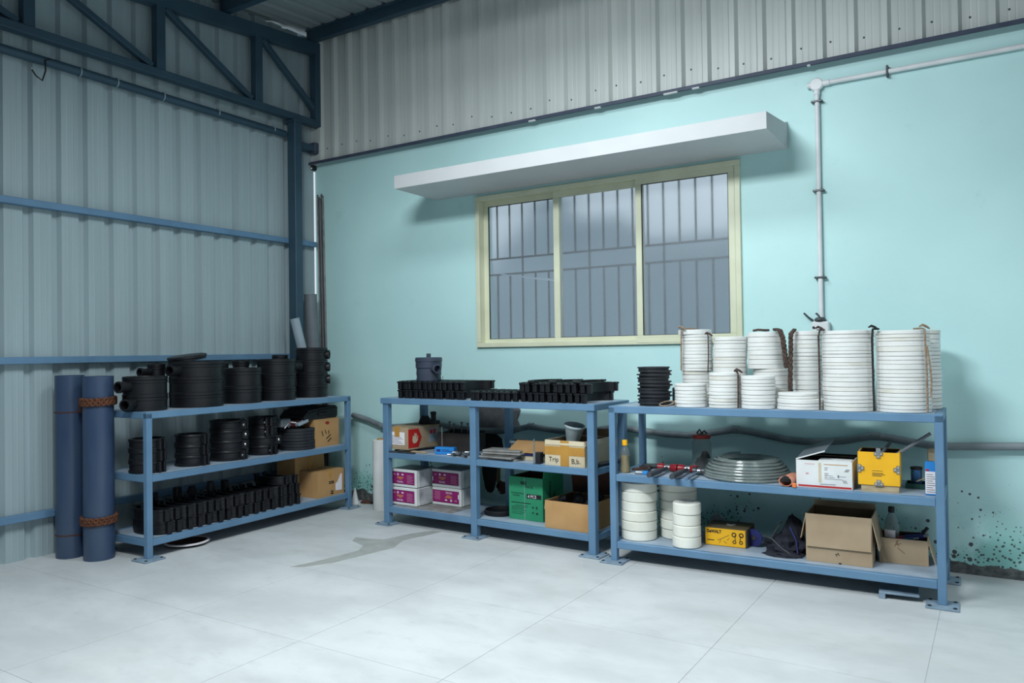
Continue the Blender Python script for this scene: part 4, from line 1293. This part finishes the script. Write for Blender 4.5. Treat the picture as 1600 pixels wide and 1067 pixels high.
# open carton front right
cC = carton('open plain brown carton with black fittings on the bottom deck beside the green one', 2, B_, 1.432, .055, .342, .36, .178, 'card', 0, open_=True, flaps=(('L', .06, 172, 'card_pale'), ('B', .16, -8, 'rust_disc')))
for i, (x, y, a) in enumerate(((.06, .10, 10), (.17, .12, -20), (.26, .10, 30), (.10, .23, 40), (.22, .25, 0), (.272, .24, 100))):
    p = at(2, B_, 1.432 + x, .055 + y, .012)
    t = thing('black_elbow', f'black elbow fitting inside the open carton, {ordn(i, 6, 0, 0)} from its left front', 'pipe fitting', p, rz(2, a), 'black fittings in the open carton')
    MB().tube([(0, 0, 0), (0, 0, .13), (.006, 0, .15), (.02, 0, .165), (.045, 0, .17)], .022, 12).build('bend', 'black_plastic', t)
    MB().lathe([(.022, 0), (.027, 0), (.027, .02), (.022, .02)], 14, c=(0, 0, .11)).build('collar', 'black_plastic', t)

# white film roll between shelves 1 and 2
ro = thing('film_roll', 'tall roll of clear stretch film standing on the floor left of the middle unit', 'roll', at(2, None, -.395, .40), 0)
MB().lathe([(.028, .0), (.062, .0), (.064, .004), (.064, .572), (.060, .576), (.028, .576), (.028, 0)], 28).build('film', 'white_board', ro)
MB().lathe([(.022, -.0), (.0275, -.0), (.0275, .588), (.022, .588), (.022, 0)], 20).build('core', 'card', ro)
wc_ = thing('white_scrap', 'white plastic cone scrap on the floor behind the left shelf leg', 'scrap', (0.575, -0.12, 0), 0)
MB().lathe([(0, 0), (.035, 0), (.033, .01), (.006, .13), (0, .132)], 12).build('cone', 'conduit_white', wc_)
MB().lathe([(.034, 0), (.042, 0), (.042, .004), (.034, .006)], 12).build('flange', 'conduit_white', wc_)
dbs = thing('dark_debris', 'dark crumbled debris on the floor at the foot of the turquoise wall', 'debris', (0.66, -0.075, 0), 0)
lump(.05, .035, .03, 2, .4, 14, 5).build('lump', 'rust_disc', dbs)
b = lump(.03, .025, .022, 6, .4, 12, 4); b.v = [(x + .07, y + .01, z) for x, y, z in b.v]
b.build('crumb', 'cavity', dbs)

# ================================================================== SHELF 3 middle deck
bo = thing('oil_bottle', 'small clear bottle of amber oil with a yellow cap', 'bottle', at(3, M_, .062, .10), 0)
MB().lathe([(0, 0), (.029, 0), (.031, .004), (.031, .028), (.027, .05), (.027, .085), (.031, .10), (.031, .118), (.022, .145), (.013, .160), (.012, .172), (.010, .172), (.011, .158), (.020, .143), (.029, .117), (.029, .10), (.025, .085), (.025, .05), (.029, .028), (.029, .004), (0, .003)], 24).build('bottle_body', 'clear_plastic', bo)
MB().lathe([(0, .004), (.0285, .004), (.0285, .028), (.0245, .05), (.0245, .085), (.0285, .10), (.0285, .108), (0, .108)], 24).build('oil', 'oil', bo)
MB().lathe([(0, .168), (.017, .168), (.017, .198), (.015, .201), (0, .201)], 18).build('cap', 'yellow_cap', bo)
pl = thing('adjustable_pliers', 'dark pliers lying behind the first red hammer', 'pliers', at(3, M_, .15, .26), rz(3))
MB().tube([(-.05, .06, .012), (.0, .0, .012), (.03, -.06, .012), (.02, -.12, .012)], [.008, .012, .009, .007], 8).build('handle', 'steel_dark', pl)
MB().tube([(-.02, .08, .014), (.01, .0, .014), (-.02, -.06, .014), (-.06, -.11, .014)], [.008, .011, .009, .007], 8).build('handle', 'rust_disc', pl)
MB().bbox(-.06, .05, .004, .04, .12, .022, .006).build('jaw', 'steel_dark', pl)
tbx = thing('tool_sheet', 'thin grey metal sheet lying at the back left of the hammers', 'plate', at(3, M_, .06, .33), rz(3, 6))
MB().bbox(0, 0, 0, .22, .14, .008, .002).build('sheet', 'steel_dark', tbx)
MB().bbox(.02, .02, .008, .06, .06, .014, .002).build('tab', 'steel_dark', tbx)
sp2 = thing('blue_wrapper', 'small silver and blue wrapper lying left of the first hammer', 'packet', at(3, M_, .145, .05), rz(3, 8))
MB().bbox(0, 0, 0, .075, .045, .018, .004).build('body', 'bright_steel', sp2)
MB().bbox(.045, -.0005, .002, .0755, .0455, .0185, .002).build('band', 'blue_box', sp2)
def hammer(label, head, end, hl, hr, hm, m='red_plastic'):
    A, E_ = Vector(head), Vector(end)
    t = thing('mallet', label, 'hammer', at(3, M_, A.x, A.y, 0), rz(3), 'hammers on the right unit')
    d = E_ - A
    MB().tube([(0, 0, A.z), d * .25 + Vector((0, 0, A.z)), d * .45 + Vector((0, 0, A.z)), d * .9 + Vector((0, 0, A.z)), d + Vector((0, 0, A.z))], [hr * .5, hr * .6, hr, hr * 1.05, hr * .9], 12).build('handle', hm, t)
    side = Vector((d.y, -d.x, 0)).normalized() * -1
    P = lambda s: side * s + Vector((0, 0, A.z))
    MB().tube([P(-hl * .16), P(hl * .16)], .017, 14).build('head_block', 'bright_steel', t)
    for sg in (-1, 1):
        MB().tube([P(sg * hl * .14), P(sg * hl * .2), P(sg * hl * .48), P(sg * hl * .5)], [.020, .024, .025, .021], 16).build('face', m, t)
hammer('red headed mallet with dark rubber handle, nearest the oil bottle', (.288, .235, .026), (.292, -.10, .028), .125, .017, 'rubber_handle')
hammer('red headed mallet with dark rubber handle, in front of the glass jar', (.415, .235, .026), (.430, -.10, .028), .118, .017, 'rubber_handle')
hammer('slim hammer with a blue and white handle beside the clear hose coil', (.497, .20, .022), (.515, -.10, .022), .075, .011, 'blue_handle', 'steel_dark')
ja = thing('glass_jar', 'clear jar with red screw lid holding dark parts behind the hammers', 'jar', at(3, M_, .445, .425), 0)
MB().lathe([(0, 0), (.056, 0), (.06, .006), (.06, .165), (.05, .185), (.05, .20), (.047, .20), (.047, .184), (.057, .164), (.057, .007), (0, .004)], 32).build('glass', 'clear_plastic', ja)
MB().lathe([(0, .194), (.054, .194), (.056, .197), (.056, .216), (.053, .219), (0, .219)], 32).build('lid', 'red_lid', ja)
b = lump(.045, .045, .075, 5, .35, 18, 8); b.v = [(x, y, z + .006) for x, y, z in b.v]
b.build('contents', 'cavity', ja)
b = lump(.03, .022, .05, 8, .3, 14, 6); b.v = [(x + .022, y, z + .07) for x, y, z in b.v]
b.build('contents', 'rust_disc', ja)
wn = thing('wing_nut', 'dark wing nut piece resting on the red jar lid', 'fitting', at(3, M_, .445, .425, .2195), rz(3))
MB().tube([(-.03, 0, .004), (-.012, 0, .03), (.002, 0, .006)], .006, 8).tube([(.0, 0, .006), (.018, 0, .022), (.036, 0, .004)], .006, 8).build('wings', 'steel_dark', wn)
MB().lathe([(0, 0), (.022, 0), (.022, .006), (0, .008)], 12).build('washer', 'grey_plates', wn)
# clear hose coil
hcz = thing('hose_coil', 'coil of clear plastic hose lying on the middle deck of the right unit', 'hose', at(3, M_, .765, .262), 0)
random.seed(19)
turns = []
for lay in range(7):
    rr = .247 - .0035 * lay - .0012 * lay * lay
    turns.append((rr, .0105 + .0155 * lay))
    turns.append((rr - .020, .0105 + .0155 * lay + .004))
turns += [(.155, .100), (.135, .104), (.118, .100), (.19, .012), (.17, .012)]
for i, (rr, z) in enumerate(turns):
    ox, oy = random.uniform(-.004, .004), random.uniform(-.002, .004)
    MB().tube([(ox + rr * math.cos(a), oy + rr * math.sin(a) * .985, z + .0016 * math.sin(2 * a + i)) for a in [2 * PI * k / 56 for k in range(56)]], .0078, 7, closed=True).build('turn', 'clear_hose', hcz)
MB().tube([(-.24, .04, .03), (-.215, .10, .06), (-.18, .14, .10), (-.13, .15, .115), (-.08, .148, .12)], .0078, 8).build('loose_end', 'clear_hose', hcz)
tb = thing('paper_tube', 'salmon paper tube stuffed with scraps at the front edge beside the white carton', 'tube', at(3, M_, 1.034, .012, .03), rz(3, -6))
MB().lathe([(.024, 0), (.028, 0), (.028, .15), (.024, .15), (.024, 0)], 20, mtx=Matrix.Rotation(-PI / 2, 4, 'X') @ Matrix.Diagonal((1.35, 1, 1, 1))).build('sleeve', 'salmon', tb)
lump(.026, .02, .03, 12, .4, 14, 5).build('stuffing', 'cavity', tb)
MB().bbox(.035, -.008, -.03, .058, .012, -.006, .004).build('orange_stub', 'orange', tb)
# white carton
cW = carton('white printed carton with red base stripe and a raised lid flap', 3, M_, 1.082, .055, .282, .25, .146, 'white_board', 0, open_=True, inner='cavity', flaps=(('B', .03, -70, 'gasket'),))  # near-black inner faces paint the shade inside the white box
fprint([(.01, .003, .268, .010)], 'print_red', cW, 'red_stripe')
fprint([(.115, .03, .014, .105)], 'card_cream', cW, 'tape')
fprint([(.143, .126, .118, .004)], 'card', cW, 'printed_line')
fprint([(.145, .108, .018, .003), (.145, .098, .014, .003), (.145, .078, .020, .003), (.145, .068, .018, .004), (.145, .058, .014, .003), (.165, .067, .022, .002), (.165, .058, .03, .002), (.21, .060, .008, .014), (.22, .066, .032, .002), (.145, .05, .09, .002), (.12, .02, .08, .003)], 'print_grey', cW, 'small_print')
fprint([(.045, .125, .05, .003), (.05, .07, .014, .009)], 'print_pink', cW, 'faded_print')
for i in range(3):
    MB().box(0, -.001, -.0002, .018, .001, .0005, MF(.245 + .007 * i, .093, -.0008, .95)).box(0, -.001, -.0002, .018, .001, .0005, MF(.243 + .007 * i, .033, -.0008, 1.9 - .95 + 1.1)).build('edge_mark', 'print_black', cW)
MB().box(.115, 0, .145, .277, .09, .150, Matrix.Translation((0, .0, 0))).build('top_flap', 'white_board', cW)
MB().add([(0, .002, .146), (.150, .002, .196), (.165, .25, .238), (.010, .25, .182), (0, .002, .151), (.150, .002, .202), (.165, .25, .243), (.010, .25, .187)], [(0, 1, 2, 3), (4, 7, 6, 5), (0, 4, 5, 1), (1, 5, 6, 2), (2, 6, 7, 3), (3, 7, 4, 0)]).build('lid_flap', 'dark_pvc', cW)  # dark grey paints shade and dull reflection onto the white lid
MB().box(0, -.0015, 0, .158, .002, .006, Matrix.Translation((0, .002, .1465)) @ Matrix.Rotation(-.322, 4, 'Y')).build('lid_edge', 'white_board', cW)
# yellow box
yb = thing('yellow_case', 'bright yellow flight case style box with chrome clips on a wooden base', 'box', at(3, M_, 1.398, .055), rz(3, 2))
w, d_, h = .192, .20, .172
z0 = .034
b = MB()
b.box(.008, .006, 0, w - .006, d_ - .004, z0)
b.build('wooden_base', 'wood', yb)
b = MB(); th = .008
b.bbox(-.006, 0, z0, w, th, z0 + h, .002).bbox(-.006, d_ - th, z0, w, d_, z0 + h, .002).bbox(-.006, th, z0, -.006 + th, d_ - th, z0 + h, .002).bbox(w - th, th, z0, w, d_ - th, z0 + h, .002)
b.build('shell', 'yellow_box', yb)
MB().box(.002, th, z0 + .002, w - th, d_ - th, z0 + .05).build('inside', 'rust_disc', yb)
MB().box(.002, th, z0 + .05, w - th, th + .001, z0 + h - .002).box(.002, d_ - th - .001, z0 + .05, w - th, d_ - th, z0 + h - .002).box(.002, th, z0 + .05, .003, d_ - th, z0 + h - .002).box(w - th - .001, th, z0 + .05, w - th, d_ - th, z0 + h - .002).build('inner_faces', 'rust_disc', yb)
def clip(cx, cz, ang, tab=False):
    M = MF(cx, cz, -.002, ang)
    b = MB()
    b.bbox(-.021, -.006, -.001, .021, .012, .003, .001, M)
    b.bbox(-.010, -.006, -.001, .010, .026, .004, .001, M)
    o = b.build('corner_clip', 'bright_steel', yb)
    q = MB()
    for a, c in ((-.013, .004), (.013, .004), (0, .018)):
        q.lathe([(0, 0), (.004, 0), (.004, .003), (0, .004)], 8, mtx=M @ Matrix.Translation((a, c, .003)))
    q.build('rivets', 'card_cream', o)
    if tab:
        MB().bbox(-.011, -.026, -.001, .011, -.004, .002, .001, M).build('tab', 'bright_steel', o)
clip(w / 2 - .003, z0 + h - .004, PI, True)
clip(w / 2 - .003, z0 + .004, 0)
clip(-.002, z0 + h * .5, -PI / 2)
clip(w - .004, z0 + h * .5, PI / 2)
fprint([(.062, z0 + .062, .052, .003), (.062, z0 + .055, .06, .003), (.062, z0 + .048, .045, .003), (.062, z0 + .075, .05, .002)], 'yellow_dirty', yb, 'small_print')
for i, (a, e_) in enumerate((((.05, .10, .10), (.33, .10, .305)), ((.03, .14, .10), (.14, .15, .245)))):
    t = tag(MB().tube([a, tuple((p + q) / 2 for p, q in zip(a, e_)), e_], .009, 10).build('steel_tube', 'dark_pvc', None, at(3, M_, 1.398, .055), rz(3)), 'long grey tube sticking up to the right out of the yellow case' if i == 0 else 'short grey tube end inside the yellow case', 'tube', 'tubes in the yellow case')
# right end bits
tg = thing('green_tray', 'dark green shallow tray behind the blue can', 'tray', at(3, M_, 1.60, .24), rz(3))
b = MB()
b.box(0, 0, 0, .11, .12, .004).box(0, 0, .004, .11, .005, .026).box(0, .115, .004, .11, .12, .026).box(0, .005, .004, .005, .115, .026).box(.105, .005, .004, .11, .115, .026)
b.build('pan', 'tray_green', tg)
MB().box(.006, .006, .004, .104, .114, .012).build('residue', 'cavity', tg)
cn = thing('spray_can', 'small blue can standing in the green tray at the right end', 'can', at(3, M_, 1.650, .30, .0125), 0)
MB().lathe([(0, 0), (.025, 0), (.027, .003), (.027, .082), (.025, .085), (0, .085)], 24).build('body', 'can_blue', cn)
MB().lathe([(.025, .084), (.029, .084), (.029, .096), (.022, .098), (.0, .094)], 24).build('rim', 'gasket', cn)
br2 = thing('flat_brush', 'flat wooden stick leaning on the blue can', 'stick', at(3, M_, 1.69, .245, .055), 0)
MB().bbox(-.04, -.008, 0, .04, .008, .005, .001, Matrix.Rotation(-.45, 4, 'Y')).build('stick', 'wood', br2)
MB().bbox(.03, -.01, -.002, .05, .01, .007, .001, Matrix.Rotation(-.45, 4, 'Y')).build('ferrule', 'grey_plates', br2)
pk = thing('medicine_pack', 'blue and white printed packet beside the right front leg', 'packet', at(3, M_, 1.702, .075), rz(3))
MB().bbox(0, 0, 0, .06, .04, .168, .002).build('carton', 'blue_box', pk)
fprint([(.001, .008, .058, .112)], 'print_white', pk, 'white_panel')
fprint([(.006, .016 + .011 * i, .045 - .008 * (i % 3), .003) for i in range(9)], 'print_grey', pk, 'small_print', y=-.0014)
fprint([(.004, .122, .014, .010)], 'print_red', pk, 'red_mark', y=-.0014)
pb = thing('brown_box', 'small pale brown box behind the blue and white packet', 'box', at(3, M_, 1.705, .28), rz(3))
MB().bbox(0, 0, 0, .055, .07, .205, .002).build('carton', 'card_pale', pb)
fprint([(.004, .15, .045, .04)], 'card_cream', pb, 'label')

# ================================================================== SHELF 3 bottom deck
dw = thing('grinder_box', 'dirty yellow power tool carton with black lettering on the right bottom deck', 'box', at(3, B_, .530, .19), rz(3, 1.5))
w, d_, h = .245, .20, .108
MB().bbox(0, 0, 0, w, d_, h, .003).build('body', 'yellow_dirty', dw)
fprint([(.002, .002, w - .012, h - .008)], 'yellow_box', dw, 'front_print')
text_mesh('DeWALT', .026, MF(.010, .074, -.0016), 'print_black', 'lettering', dw, bold=.0012, sx=.82)
fprint([(.012, .028, .042, .005)], 'print_black', dw, 'small_print', y=-.0014)
for i, (x, z, ln, a) in enumerate(((.08, .034, .07, .5), (.085, .018, .02, 1.2), (.11, .03, .02, -.6), (.13, .036, .018, .9), (.075, .03, .012, 1.4))):
    MB().box(0, -.0012, -.0002, ln, .0012, .0005, MF(x, z, -.0012, a)).build('scribble', 'yellow_dirty', dw)
for cx, s_ in ((.170, 1), (.212, -1)):
    MB().lathe([(.008, 0), (.014, 0), (.014, .0006), (.008, .0006), (.008, 0)], 16, mtx=MF(cx, .072, -.0012)).lathe([(.006, 0), (.011, 0), (.011, .0006), (.006, .0006), (.006, 0)], 16, mtx=MF(cx + .002 * s_, .030, -.0012)).box(0, -.002, -.0002, .03, .002, .0006, MF(cx + .008 * s_, .04, -.0012, 1.5 + .15 * s_)).build('tool_picture', 'print_black', dw)
MB().lathe([(.02, 0), (.028, 0), (.026, .006), (.018, .006)], 18, c=(.13, .10, h)).build('ring_mark', 'grey_plates', dw)
gd = thing('grinding_disc', 'dark blue disc leaning against the right side of the yellow tool carton', 'disc', at(3, B_, .800, .27, .052), rz(3))
MB().lathe([(.008, 0), (.05, 0), (.051, .002), (.051, .008), (.008, .01), (.008, 0)], 28, mtx=Matrix.Rotation(PI / 2, 4, 'X') @ Matrix.Rotation(-.25, 4, 'Y')).build('disc', 'blue_deep', gd)
MB().lathe([(0, -.004), (.014, -.004), (.014, .014), (0, .014)], 14, mtx=Matrix.Rotation(PI / 2, 4, 'X') @ Matrix.Rotation(-.25, 4, 'Y')).build('hub', 'steel_dark', gd)
gp = thing('grey_packet', 'crumpled grey plastic packet behind the nylon discs', 'packet', at(3, B_, .52, .455), 0)
lump(.055, .04, .13, 15, .3, 16, 7, .6).build('bag', 'dark_pvc', gp)
MB().tube([(-.03, 0, .11), (0, 0, .125), (.035, .01, .112)], .006, 6).build('fold', 'grey_pvc', gp)
bg_ = thing('dark_bag', 'crumpled dark cloth bag with straps beside the large cardboard box', 'bag', at(3, B_, .985, .25), rz(3))
lump(.115, .13, .10, 21, .35, 30, 12, .7).build('lower_folds', 'dark_cloth', bg_)
b = lump(.065, .06, .205, 24, .3, 24, 12, .9); b.v = [(x + .035, y + .01, z) for x, y, z in b.v]
b.build('peak', 'dark_cloth', bg_)
for i, p in enumerate(([(-.12, -.06, .09), (-.06, -.10, .085), (.0, -.12, .04), (.05, -.125, .012)], [(-.02, -.02, .17), (-.05, -.06, .12), (-.07, -.09, .08)], [(.03, -.05, .15), (.07, -.08, .08), (.08, -.11, .02)])):
    MB().tube(p, .0045, 6).build('strap', 'steel_dark' if i < 2 else 'blue_deep', bg_)
b = lump(.10, .05, .022, 27, .3, 20, 5, .5); b.v = [(x + .0, y - .115, z) for x, y, z in b.v]
b.build('hem', 'dark_cloth', bg_)
cB = carton('large open cardboard box with its front flap folded down on the right bottom deck', 3, B_, 1.118, .095, .330, .28, .258, 'card_pale', 1, open_=True, flaps=(('F', .175, 176), ('L', .14, 168), ('R', .17, 168), ('B', .03, -20)))
text_mesh('M', .026, MF(.155, .036, -.001, .5), 'print_black', 'handwriting', cB)
fprint([(.165, .0005, .014, .006)], 'print_black', cB, 'tear')
cS = carton('small open cardboard box holding a bottle and tools at the right end', 3, B_, 1.466, .25, .235, .21, .132, 'card_pale', 3, open_=True, inner='rust_disc', flaps=(('R', .12, 164),))
for i, (x, z, ln, a) in enumerate(((.085, .12, .03, -1.2), (.075, .09, .04, 1.1), (.09, .085, .045, -.7), (.08, .10, .03, .3))):
    MB().box(0, -.0015, -.0002, ln, .0015, .0004, MF(x, z, -.0008, a)).build('smudge', 'card_inner', cS)
wbt = thing('water_bottle', 'clear plastic bottle with dark cap standing in the small cardboard box', 'bottle', at(3, B_, 1.522, .335, .006), 0)
MB().lathe([(0, 0), (.034, 0), (.038, .006)] + [(.038 - .002 * (k % 2), .02 + .016 * k) for k in range(9)] + [(.038, .17), (.034, .195), (.018, .235), (.013, .245), (.013, .255), (.011, .255), (.011, .244), (.016, .234), (.032, .194), (.0355, .17), (.0355, .02), (0, .004)], 24).build('bottle_body', 'clear_plastic', wbt)
MB().lathe([(0, .250), (.016, .250), (.016, .278), (.014, .281), (0, .281)], 16).build('cap', 'gasket', wbt)
MB().lathe([(.0385, .12), (.039, .12), (.039, .16), (.0385, .16)], 24, a0=-2.6, a1=-1.0).build('label', 'print_white', wbt)
for i, (m, u, v, z, ln, a, r, txt) in enumerate((('red_plastic', 1.58, .33, .118, .08, .3, .014, 'red tool handle'), ('blue_deep', 1.63, .33, .128, .09, .15, .016, 'blue tube'), ('gasket', 1.615, .39, .13, .10, -.3, .012, 'black tool handle'), ('can_blue', 1.60, .29, .12, .06, .0, .011, 'small blue striped tube'))):
    t = thing('hand_tool', f'{txt} sticking out of the small cardboard box', 'tool', at(3, B_, u, v, z), rz(3, math.degrees(a)), 'tools in the small box')
    MB().tube([(-ln / 2, 0, 0), (0, 0, .004), (ln / 2, 0, .012)], [r * .8, r, r * .9], 10).build('grip', m, t)
    MB().tube([(ln / 2 - .002, 0, .012), (ln / 2 + .025, 0, .018)], r * .5, 8).build('tip', 'bright_steel' if i else 'gasket', t)
hk = thing('hook_handle', 'dark angled handle rising from the small cardboard box', 'tool', at(3, B_, 1.665, .36, .02), 0)
MB().tube([(0, 0, 0), (.005, 0, .13), (.03, 0, .165)], .009, 8).build('shaft', 'gasket', hk)
MB().lathe([(0, 0), (.012, 0), (.012, .01), (0, .011)], 8, c=(.005, 0, .12)).build('collar', 'steel_dark', hk)
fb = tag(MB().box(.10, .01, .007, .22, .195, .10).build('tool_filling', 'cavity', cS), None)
# steel piece on the floor under shelf 3
sp3 = thing('floor_bracket', 'grey blue steel plate on short feet on the floor under the right unit', 'plate', at(3, None, 1.485, .005), rz(3, 4))
MB().bbox(0, 0, .026, .185, .28, .036, .002).build('top_plate', 'plate', sp3)
MB().bbox(0, 0, 0, .03, .28, .026, .002).build('foot', 'plate', sp3)
MB().bbox(.155, .10, 0, .185, .28, .026, .002).build('foot', 'plate', sp3)

# ================================================================== STANDING PIPES
def big_pipe(label, loc, r, h, bands):
    t = thing('blue_pipe', label, 'pipe', loc, 0, 'tall blue pipes beside the left shelf')
    MB().lathe([(r - .009, 0), (r, 0), (r, h), (r - .009, h), (r - .009, 0)], 40).build('wall', 'blue_pipe', t)
    for kind, z in bands:
        if kind == 'rope':
            for q in range(3):
                pts = []
                for i in range(72):
                    a = 2 * PI * i / 72
                    pts.append(((r + .009) * math.cos(a), (r + .009) * math.sin(a), z + .020 * math.sin(a * 7 + q * 2.1) + .004 * math.sin(a)))
                MB().tube(pts, .010, 6, closed=True).build('rope_strand', 'rope_brown', t)
        else:
            MB().lathe([(r, z - .004), (r + .003, z - .003), (r + .003, z + .003), (r, z + .004)], 40).build('string', 'rust_disc', t)
    return t
big_pipe('tall blue pipe with two thin strings, nearest the metal wall', (.164, -2.323, 0), .0865, 1.178, (('s', .94), ('s', .148)))
bp_ = big_pipe('tall blue pipe bound with two brown braided ropes beside the left shelf', (.388, -2.262, 0), .092, 1.172, (('rope', 1.01), ('rope', .252)))
MB().tube([(-.06, -.085, 1.01), (-.085, -.07, .985), (-.09, -.065, .94)], .010, 6).build('rope_tail', 'rope_brown', bp_)

def lean_pipe(label, base, top, r, m, tl=True):
    A, Bq = Vector(base), Vector(top)
    t = thing('plastic_pipe', label, 'pipe', base, 0, 'grey pipes in the corner')
    d = Bq - A
    q = d.to_track_quat('Z', 'Y').to_matrix().to_4x4()
    L = d.length
    MB().lathe([(r - .005, 0), (r, 0), (r, L), (r - .005, L), (r - .005, 0)], 24, mtx=q).build('wall', m, t)
    MB().lathe([(r, L - .008), (r + .0015, L - .006), (r + .0015, L), (r - .004, L)], 24, mtx=q).build('rim', m, t)
lean_pipe('short pale grey plastic pipe leaning in the corner behind the black rings', (.285, -.318, .9405), (.208, -.446, 1.603), .040, 'grey_pvc')
lean_pipe('long darker grey plastic pipe standing in the corner', (.100, -.078, .004), (.118, -.178, 1.83), .055, 'dark_pvc')
for i in range(5):
    t = thing('corner_rod', 'thin grey brown metal rod in the bundle leaning in the corner', 'rod', (.090 + .0172 * i, -.011, .004), 0, 'metal rods in the corner')
    top = Vector((-.046, .0, 2.75 - .02 * (i % 3)))
    MB().tube([(0, 0, 0), top * .5, top], .0084, 6).build('shaft', ('grey_plates', 'steel_dark', 'dark_pvc', 'steel_dark', 'grey_plates')[i], t)
    MB().tube([top * .997, top * 1.001], .0085, 6).build('end', 'steel_dark', t)

# ================================================================== LAMPS (above the picture; all but the first are added fills)
for i, (x, y, z, tilt, txt) in enumerate(((3.0, -1.9, 3.80, 0, 'white panel lamp under the roof in front of the window'), (3.4, -4.0, 3.70, 36, 'unseen fill lamp added to brighten the turquoise wall, tilted above the viewer'), (6.3, -2.7, 3.70, 0, 'unseen fill lamp added to brighten the floor at the right'), (2.1, -4.9, 3.55, 0, 'unseen fill lamp added to brighten the floor at the left front'))):
    t = thing('lamp_housing', txt, 'lamp', (x, y, z), 0, 'ceiling lamps')
    M = Matrix.Rotation(math.radians(tilt), 4, 'X') @ Matrix.Translation((0, 0, .012))
    MB().bbox(-.67, -.27, 0, .67, .27, .05, .006, M).build('housing', 'lamp_body', t)
    for a in (-.5, .5):
        MB().tube([(a, 0, .05), (a, 0, roofz(y) - z - .01)], .006, 6).build('hanger', 'steel_dark', t)
